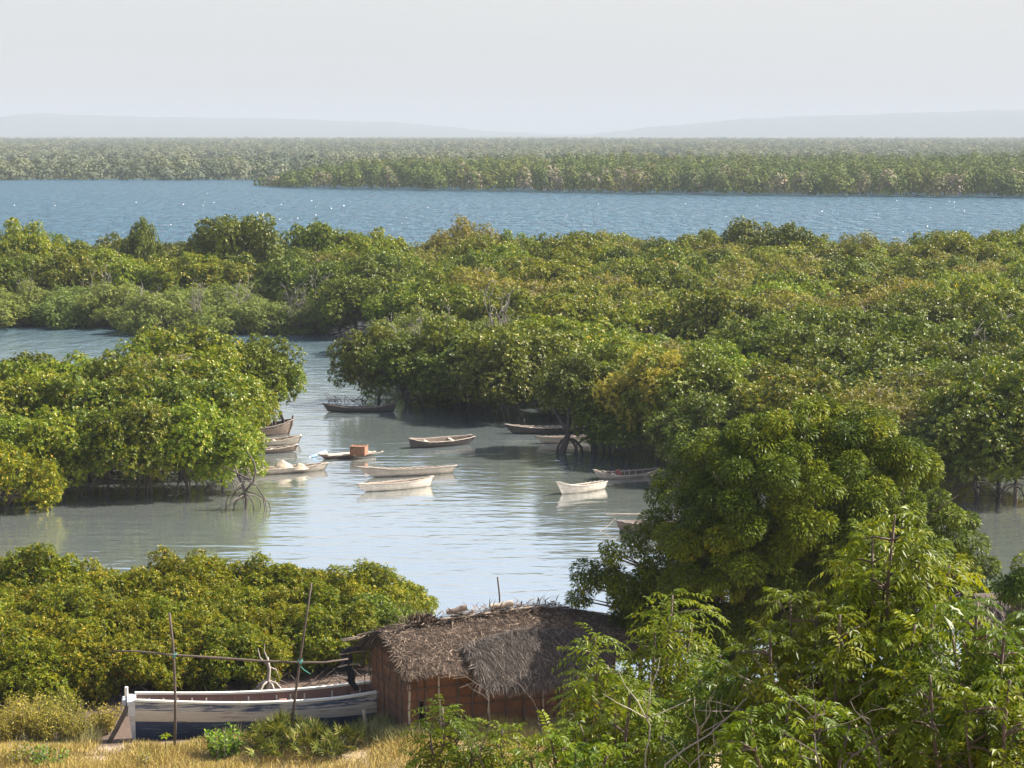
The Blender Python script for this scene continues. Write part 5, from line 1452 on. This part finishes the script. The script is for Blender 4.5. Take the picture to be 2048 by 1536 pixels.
# young neems in the foreground: tips given where they show
def sapling(label, y, base_px, tips, seed, nf=8, fl=0.27, ll=0.066, tuft_gap=0.19, group='young neem trees in the foreground', mat='sapling', subs=2, sub_r=0.24, bare=0):
    """tips: list of (px, py) stem tops, seen at distance y"""
    r = np.random.default_rng(seed); rr = random.Random(seed)
    bx = float(PD(base_px, 1500, y).x); g0 = Vector((bx, y, gz(bx, y)))
    t = empty('young_neem', g0, label, 'young tree', group)
    pts = []; ax = []; stems = MB()
    for n_, tp in enumerate(tips):
        px, py = tp[0], tp[1]; low = tp[2] if len(tp) > 2 else 0.55
        tip = PD(px, py, y + rr.uniform(-.5, .5)) - g0
        pl = wob((rr.uniform(-.1, .1), rr.uniform(-.1, .1), -.05), tip, 8, .10, rr)
        stems.tube(pl, list(np.linspace(.035, .010, 9)), 6)
        Ls = tip.length
        k = max(2, int(Ls * (1 - low) / tuft_gap))
        for i in range(k):
            f = low + (1 - low) * (i + 1) / k
            a = f * 8; i0 = min(int(a), 7); c = pl[i0].lerp(pl[i0 + 1], a - i0)
            up = (pl[i0 + 1] - pl[i0]).normalized()
            if i == k - 1:
                pts.append(c); ax.append(up)
            else:
                for q in range(subs):
                    ang = rr.uniform(0, 6.28); out_ = Vector((math.cos(ang), math.sin(ang), rr.uniform(-.1, .5))); ln = sub_r * rr.uniform(.5, 1.25)
                    e = c + out_ * ln
                    stems.tube([c, c.lerp(e, .5) + Vector((0, 0, .02)), e], [.010, .008, .005], 4)
                    pts.append(e); ax.append((out_ + Vector((0, 0, .35))).normalized())
    pts = np.array([tuple(p) for p in pts]); ax = np.array([tuple(p) for p in ax])
    qd, rn = frond_tufts(pts, ax, r, nf, fl, 8, ll, .36, True, droop=.45, spread=(35, 100), leaf_droop=.35)
    link('crown', quad_mesh('crown', qd.reshape(-1, 3), rn, M[mat]), t)
    stems.build('stem', M['redbark'], t, True)
    return t
sapling('young neem with a tall leafy top rising highest in the right foreground', 16, 1725, [(1790, 1030, .35), (1745, 1075, .4), (1850, 1085, .4), (1690, 1120, .45), (1900, 1130, .45), (1770, 1120, .4)], 1)
sapling('young neem leaning left in front of the dark base of the big neem', 15.5, 1610, [(1580, 1190, .45), (1540, 1260, .5), (1640, 1200, .45), (1680, 1230, .5), (1600, 1290, .5)], 2)
sapling('upright young neem in front of the right end of the hut roof', 19, 1330, [(1345, 1190, .4), (1310, 1265, .5), (1385, 1250, .45), (1360, 1320, .5)], 3, fl=.38)
sapling('narrow young neem in front of the hut wall, below the grey overhang', 20, 1190, [(1190, 1275, .4), (1215, 1330, .45), (1170, 1370, .5)], 4, fl=.36, subs=2)
sapling('low young neem at the bottom, in front of the front corner of the hut', 21, 890, [(885, 1415, .45), (920, 1445, .5), (860, 1465, .5), (945, 1490, .6)], 5, fl=.40)
sapling('low young neem at the bottom under the hut wall, right of the corner one', 20.5, 1010, [(1005, 1460, .55), (1040, 1490, .6), (980, 1505, .6)], 6, fl=.38)
sapling('young neem spreading at the right edge of the foreground', 14.5, 1980, [(1955, 1205, .4), (2010, 1265, .45), (2060, 1230, .4), (1905, 1265, .45), (1990, 1330, .5)], 7)
sap = bpy.data.objects['young_neem.006']
for (px, py, dx, dz, L) in [(1898, 1210, .8, -.5, .14), (1888, 1232, .6, -.8, .18), (1912, 1258, .9, -.35, .11)]:
    p_ = PD(px, py, 14.1) - sap.location
    q_ = folded_leaf(np.array([tuple(p_)]), np.array([[dx, 0.1, dz]]), np.array([[0.5, -0.6, 0.6]]), np.array([L]), np.array([L * .33]), droop=.1, fold=.1)
    me = bpy.data.meshes.new('broad_leaf'); a_, b_, c_, d_ = [tuple(v) for v in q_[0]]; me.from_pydata([a_, b_, c_, d_, tuple(q_[1][3])], [], [(0, 1, 2, 3), (0, 3, 2, 4)]); me.materials.append(M['pale_leaf'])
    link('broad_leaf', me, sap)
sapling('leafy young neem filling the bottom right corner', 13.5, 2000, [(2020, 1360, .5), (1930, 1380, .5), (1860, 1350, .5), (1980, 1430, .55), (2070, 1420, .55)], 8)
sapling('young neem between the tall one and the dark gap with water', 15, 1800, [(1830, 1250, .45), (1870, 1210, .45), (1800, 1300, .5), (1850, 1330, .5), (1750, 1370, .55)], 9)
sapling('low young neem in the middle of the foreground thicket', 16.5, 1450, [(1440, 1310, .5), (1490, 1330, .5), (1400, 1360, .55), (1530, 1370, .55), (1460, 1400, .55)], 10)
sapling('low young neem at the bottom, left of the thicket below the hut porch', 17.5, 1270, [(1260, 1370, .55), (1230, 1420, .55), (1300, 1400, .55), (1160, 1450, .6), (1330, 1450, .6)], 11)
sapling('low young neem at the bottom edge under the dead branches', 14, 1580, [(1580, 1400, .6), (1650, 1420, .6), (1500, 1440, .6), (1700, 1450, .6), (1600, 1480, .65)], 12)
sapling('low young neem at the bottom edge, left of the dead branches', 17, 1120, [(1100, 1470, .6), (1150, 1500, .65), (1060, 1510, .65), (1220, 1490, .6)], 13)

# leafless branches in front of the thicket
def dead_brush(label, y, lines, seed):
    rr = random.Random(seed)
    g = PD(lines[0][0][0], lines[0][0][1], y); g0 = Vector((g.x, y, gz(g.x, y)))
    t = empty('bare_bush', g0, label, 'dead bush', 'leafless grey bushes in the foreground'); mb = MB()
    foot = Vector((0, 0, -.05))
    for ln in lines:
        pl = [PD(px, py, y + rr.uniform(-.15, .15)) - g0 for px, py in ln]
        full = [foot.lerp(pl[0], .5) + Vector((rr.uniform(-.1, .1), 0, 0))] + pl
        full = [foot] + full
        fine = []
        for a, b_ in zip(full[:-1], full[1:]): fine += wob(a, b_, 3, .03, rr)[:-1]
        fine.append(full[-1])
        mb.tube(fine, list(np.linspace(.011, .003, len(fine))), 5)
        for k in range(5):
            s = fine[rr.randint(len(fine) // 2, len(fine) - 1)]; e = s + Vector((rr.uniform(-.4, .4), rr.uniform(-.2, .2), rr.uniform(.0, .4)))
            mb.tube(wob(s, e, 3, .04, rr), [.005, .004, .003, .002], 4)
    mb.build('branch', M['paletwig'] if seed == 3 else M['bark'], t, True)
dead_brush('leafless branches crossing in front of the hut wall', 19.5, [[(1095, 1500), (1075, 1420), (1040, 1370), (1003, 1345)], [(1060, 1520), (1120, 1455), (1150, 1430)], [(960, 1520), (980, 1440), (972, 1380)]], 1)
dead_brush('leafless pale branches at the bottom below the hut porch', 15.5, [[(1330, 1530), (1450, 1440), (1500, 1390), (1550, 1345)], [(1380, 1530), (1455, 1470), (1490, 1420)], [(1290, 1530), (1300, 1450), (1285, 1400)], [(1400, 1536), (1395, 1470), (1420, 1430)]], 3)
dead_brush('leafless grey branches across the bottom right corner', 13.5, [[(1690, 1530), (1750, 1480), (1850, 1430), (1920, 1385)], [(1900, 1530), (1870, 1450), (1810, 1390)], [(2000, 1530), (2030, 1460), (2048, 1420)], [(1640, 1530), (1630, 1440), (1650, 1400)], [(1760, 1536), (1740, 1450), (1700, 1400)]], 5)

# ------------------------------------------------------------------ low plants and grass by the boat
def shrubby(name, label, px, y, n_st, h, spread, leafL, leafW, mat, seed, per=26, group=None, cat='shrub', stem='paletwig', ground=None):
    r = np.random.default_rng(seed); rr = random.Random(seed)
    x = float(PD(px, 1480, y).x); g0 = Vector((x, y, gz(x, y) if ground is None else ground))
    t = empty(name, g0, label, cat, group); B_, D_, N_, RN = [], [], [], []; mb = MB()
    for k in range(n_st):
        a = rr.uniform(0, 6.28); q = spread * math.sqrt(rr.random())
        tip = Vector((math.cos(a) * q, math.sin(a) * q, h * rr.uniform(.55, 1.05)))
        pl = wob((math.cos(a) * q * .4, math.sin(a) * q * .4, -.03), tip, 5, .06, rr); mb.tube(pl, [.010, .009, .008, .006, .005, .003], 4)
        f = r.uniform(.25, 1.03, per); i0 = np.minimum((f * 5).astype(int), 4); P5 = np.array([tuple(p) for p in pl]); fr = (f * 5 - i0)[:, None]
        c = P5[i0] * (1 - fr) + P5[i0 + 1] * fr + r.normal(size=(per, 3)) * .05
        B_.append(c); D_.append(nrm(r.normal(size=(per, 3)) + np.array([0, 0, .25]))); N_.append(r.normal(size=(per, 3)) * .5 + np.array([0, 0, 1.0])); RN.append(r.random(per))
    B_ = np.concatenate(B_); L = leafL * r.uniform(.7, 1.2, len(B_))
    link('foliage', quad_mesh('foliage', leaf_quads(B_, np.concatenate(D_), np.concatenate(N_), L, L * leafW).reshape(-1, 3), np.concatenate(RN), M[mat]), t)
    mb.build('stem', M[stem], t, True)
    return t
GB = 'sparse yellowish shrubs at the left bottom'
for i, (px, y, h, n_, lab) in enumerate([(15, 46.6, .95, 55, 'sparse yellowish shrub at the left edge of the dry grass'), (85, 46.9, 1.0, 60, 'sparse yellowish shrub, second from the left edge'), (150, 47.2, .85, 50, 'sparse yellowish shrub left of the sand'), (205, 48.3, .7, 34, 'small yellowish shrub beside the stern of the blue boat'), (50, 48.6, .9, 50, 'sparse yellowish shrub under the mangroves at the far left'), (120, 48.9, .9, 50, 'sparse yellowish shrub between the mangroves and the sand')]):
    shrubby('leafy_shrub', lab, px, y, n_, h, .6, .06, .55, 'bush', 500 + i, 60, GB, stem='bark')
shrubby('leafy_plant', 'bright green bushy plant in the dry grass left of the fan palms', 445, 44.9, 46, .62, .45, .11, .62, 'herb', 521, 16, None, 'plant')
shrubby('leafy_plant', 'green leafy plant at the bottom left corner', 90, 43.9, 26, .42, .5, .10, .55, 'herb', 522, 12, None, 'plant')
shrubby('leafy_plant', 'yellow-green plant at the bottom left, beside the green one', 35, 44.0, 26, .45, .35, .08, .55, 'bush', 523, 14, None, 'plant')
shrubby('leafy_plant', 'small yellow plant in the dry grass below the stern', 285, 44.0, 14, .35, .2, .07, .5, 'bush', 524, 12, None, 'plant')
# single seedling with big yellow-green leaves
c = PD(331, 1500, 44.6); t = empty('seedling', (c.x, c.y, gz(c.x, c.y)), 'lone thin seedling with broad yellow-green leaves before the navy hull', 'plant')
mb = MB(); top = PD(332, 1474, 44.6); hh = top.z - gz(c.x, c.y); mb.tube([(0, 0, -.02), (.01, 0, hh * .5), (.01, 0, hh)], [.010, .009, .007], 5); mb.build('stem', M['bark'], t)
B_ = np.tile([0.01, 0, hh], (7, 1)); D_ = np.array([[1, .2, .3], [-1, .1, .35], [.3, -1, .2], [-.4, -.8, .2], [.6, .7, .5], [-.5, .8, .4], [.2, -.2, 1]], float)
qd = folded_leaf(B_, D_, np.tile([0, 0, 1.0], (7, 1)), np.full(7, .19), np.full(7, .11), droop=.25); link('leaf', quad_mesh('leaf', qd.reshape(-1, 3), rs.random(14) * .4 + .6, M['sapling']), t)

# fan palms
def fan_palm(label, px, y, nl, size, seed):
    r = np.random.default_rng(seed); x = float(PD(px, 1490, y).x)
    t = empty('fan_palm', (x, y, gz(x, y)), label, 'palm', 'dwarf fan palms in front of the boat'); V_ = []; RN = []; mb = MB(); rr = random.Random(seed)
    for k in range(nl):
        a = rr.uniform(0, 6.28); el = rr.uniform(.35, 1.45)
        d = Vector((math.cos(a) * math.cos(el), math.sin(a) * math.cos(el), math.sin(el))); L = size * rr.uniform(.5, .9)
        b0 = Vector((rr.uniform(-.25, .25), rr.uniform(-.25, .25), 0)); hub = b0 + d * L
        mb.tube([b0, b0.lerp(hub, .5) + Vector((0, 0, .03)), hub], [.012, .010, .008], 5)
        s = d.cross(Vector((0, 0, 1))).normalized(); u = s.cross(d).normalized()
        nb = 17
        for j in range(nb):
            th = math.radians(-105 + 210 * j / (nb - 1)) + rr.uniform(-.05, .05)
            dd = (d * math.cos(th) + s * math.sin(th) + u * rr.uniform(-.1, .25)).normalized(); bl = size * .55 * rr.uniform(.8, 1.1) * (1 - .25 * abs(th) / 1.9)
            q = leaf_quads(np.array([tuple(hub)]), np.array([tuple(dd)]), np.array([tuple(u + s * rr.uniform(-.4, .4))]), np.array([bl]), np.array([.034]), droop=.12, wide=.4)
            V_.append(q); RN.append(rr.random())
    link('foliage', quad_mesh('foliage', np.concatenate(V_).reshape(-1, 3), RN, M['palm']), t); mb.build('stalk', M['palm_stalk'], t, True)
M['palm_stalk'] = plain_mat('palm_stalk', (0.14, 0.14, 0.05))
for i, (px, y, nl, sz, lab) in enumerate([(520, 45.4, 22, .62, 'dwarf fan palm next to the bright green plant'), (575, 45.8, 30, .78, 'largest dwarf fan palm, in the middle of its clump'), (635, 45.4, 26, .68, 'dwarf fan palm right of the largest one'), (690, 45.0, 24, .66, 'dwarf fan palm at the right end of the clump, left of the pale post'), (545, 44.6, 18, .55, 'low dwarf fan palm at the bottom edge of the clump, on the left'), (655, 44.3, 18, .55, 'low dwarf fan palm at the bottom edge of the clump, on the right'), (610, 44.8, 20, .6, 'low dwarf fan palm in front of the largest one')]):
    fan_palm(lab, px, y, nl, sz, 600 + i)

# grasses
def grass(name, n, fn, hr, wr, mat, seed, label, lean=.35):
    r = np.random.default_rng(seed); B_ = []
    while len(B_) < n:
        px = r.uniform(-60, 1250); y = r.uniform(42.6, 49.2)
        x = float(PD(px, 1490, y).x)
        if r.random() < fn(px, y, x): B_.append((x, y, gz(x, y) - .02))
    B_ = np.array(B_); d = np.stack([r.normal(size=n) * lean + .12, r.normal(size=n) * lean, np.ones(n)], 1)
    L = r.uniform(*hr, n); L *= 0.75 + 0.5 * np.sin(B_[:, 0] * 2.1) * np.sin(B_[:, 1] * 1.7 + 1) 
    qd = leaf_quads(B_, d, r.normal(size=(n, 3)) * np.array([1, 1, .2]), L, r.uniform(*wr, n), droop=.22, wide=.35)
    o = link(name, quad_mesh(name, qd.reshape(-1, 3), r.random(n), mat))
    return tag(o, label, 'grass', kind='stuff')
def dens_dry(px, y, x):
    sandy = math.exp(-((px - 222) / 45) ** 2 - ((y - 46.2) / 1.1) ** 2)
    back = 1.0 if y < 45.9 else max(0.0, 1 - (y - 45.9) / 0.9)
    if px > 700: back = 1.0 if y < 47 else .3
    return max(0.0, back - sandy * 1.1) * (1.0 if px < 480 or px > 740 else .45)
grass('dry_grass', 95000, dens_dry, (.18, .46), (.006, .014), M['drygrass'], 71, 'dry yellow grass along the bottom in front of the blue boat')
def dens_grey(px, y, x):
    a = math.exp(-((px - 790) / 55) ** 2) * (1.0 if 45.0 < y < 47.4 else 0.0)
    b_ = math.exp(-((px - 600) / 110) ** 2) * .5 * (1.0 if 45.4 < y < 46.6 else 0.0)
    c_ = .25 if px < 200 and y > 46.2 else 0.0
    return a + b_ + c_
grass('green_grass', 9000, dens_grey, (.3, .75), (.008, .016), M['greygrass'], 72, 'taller grey-green grass at the foot of the hut and around the palms', .28)
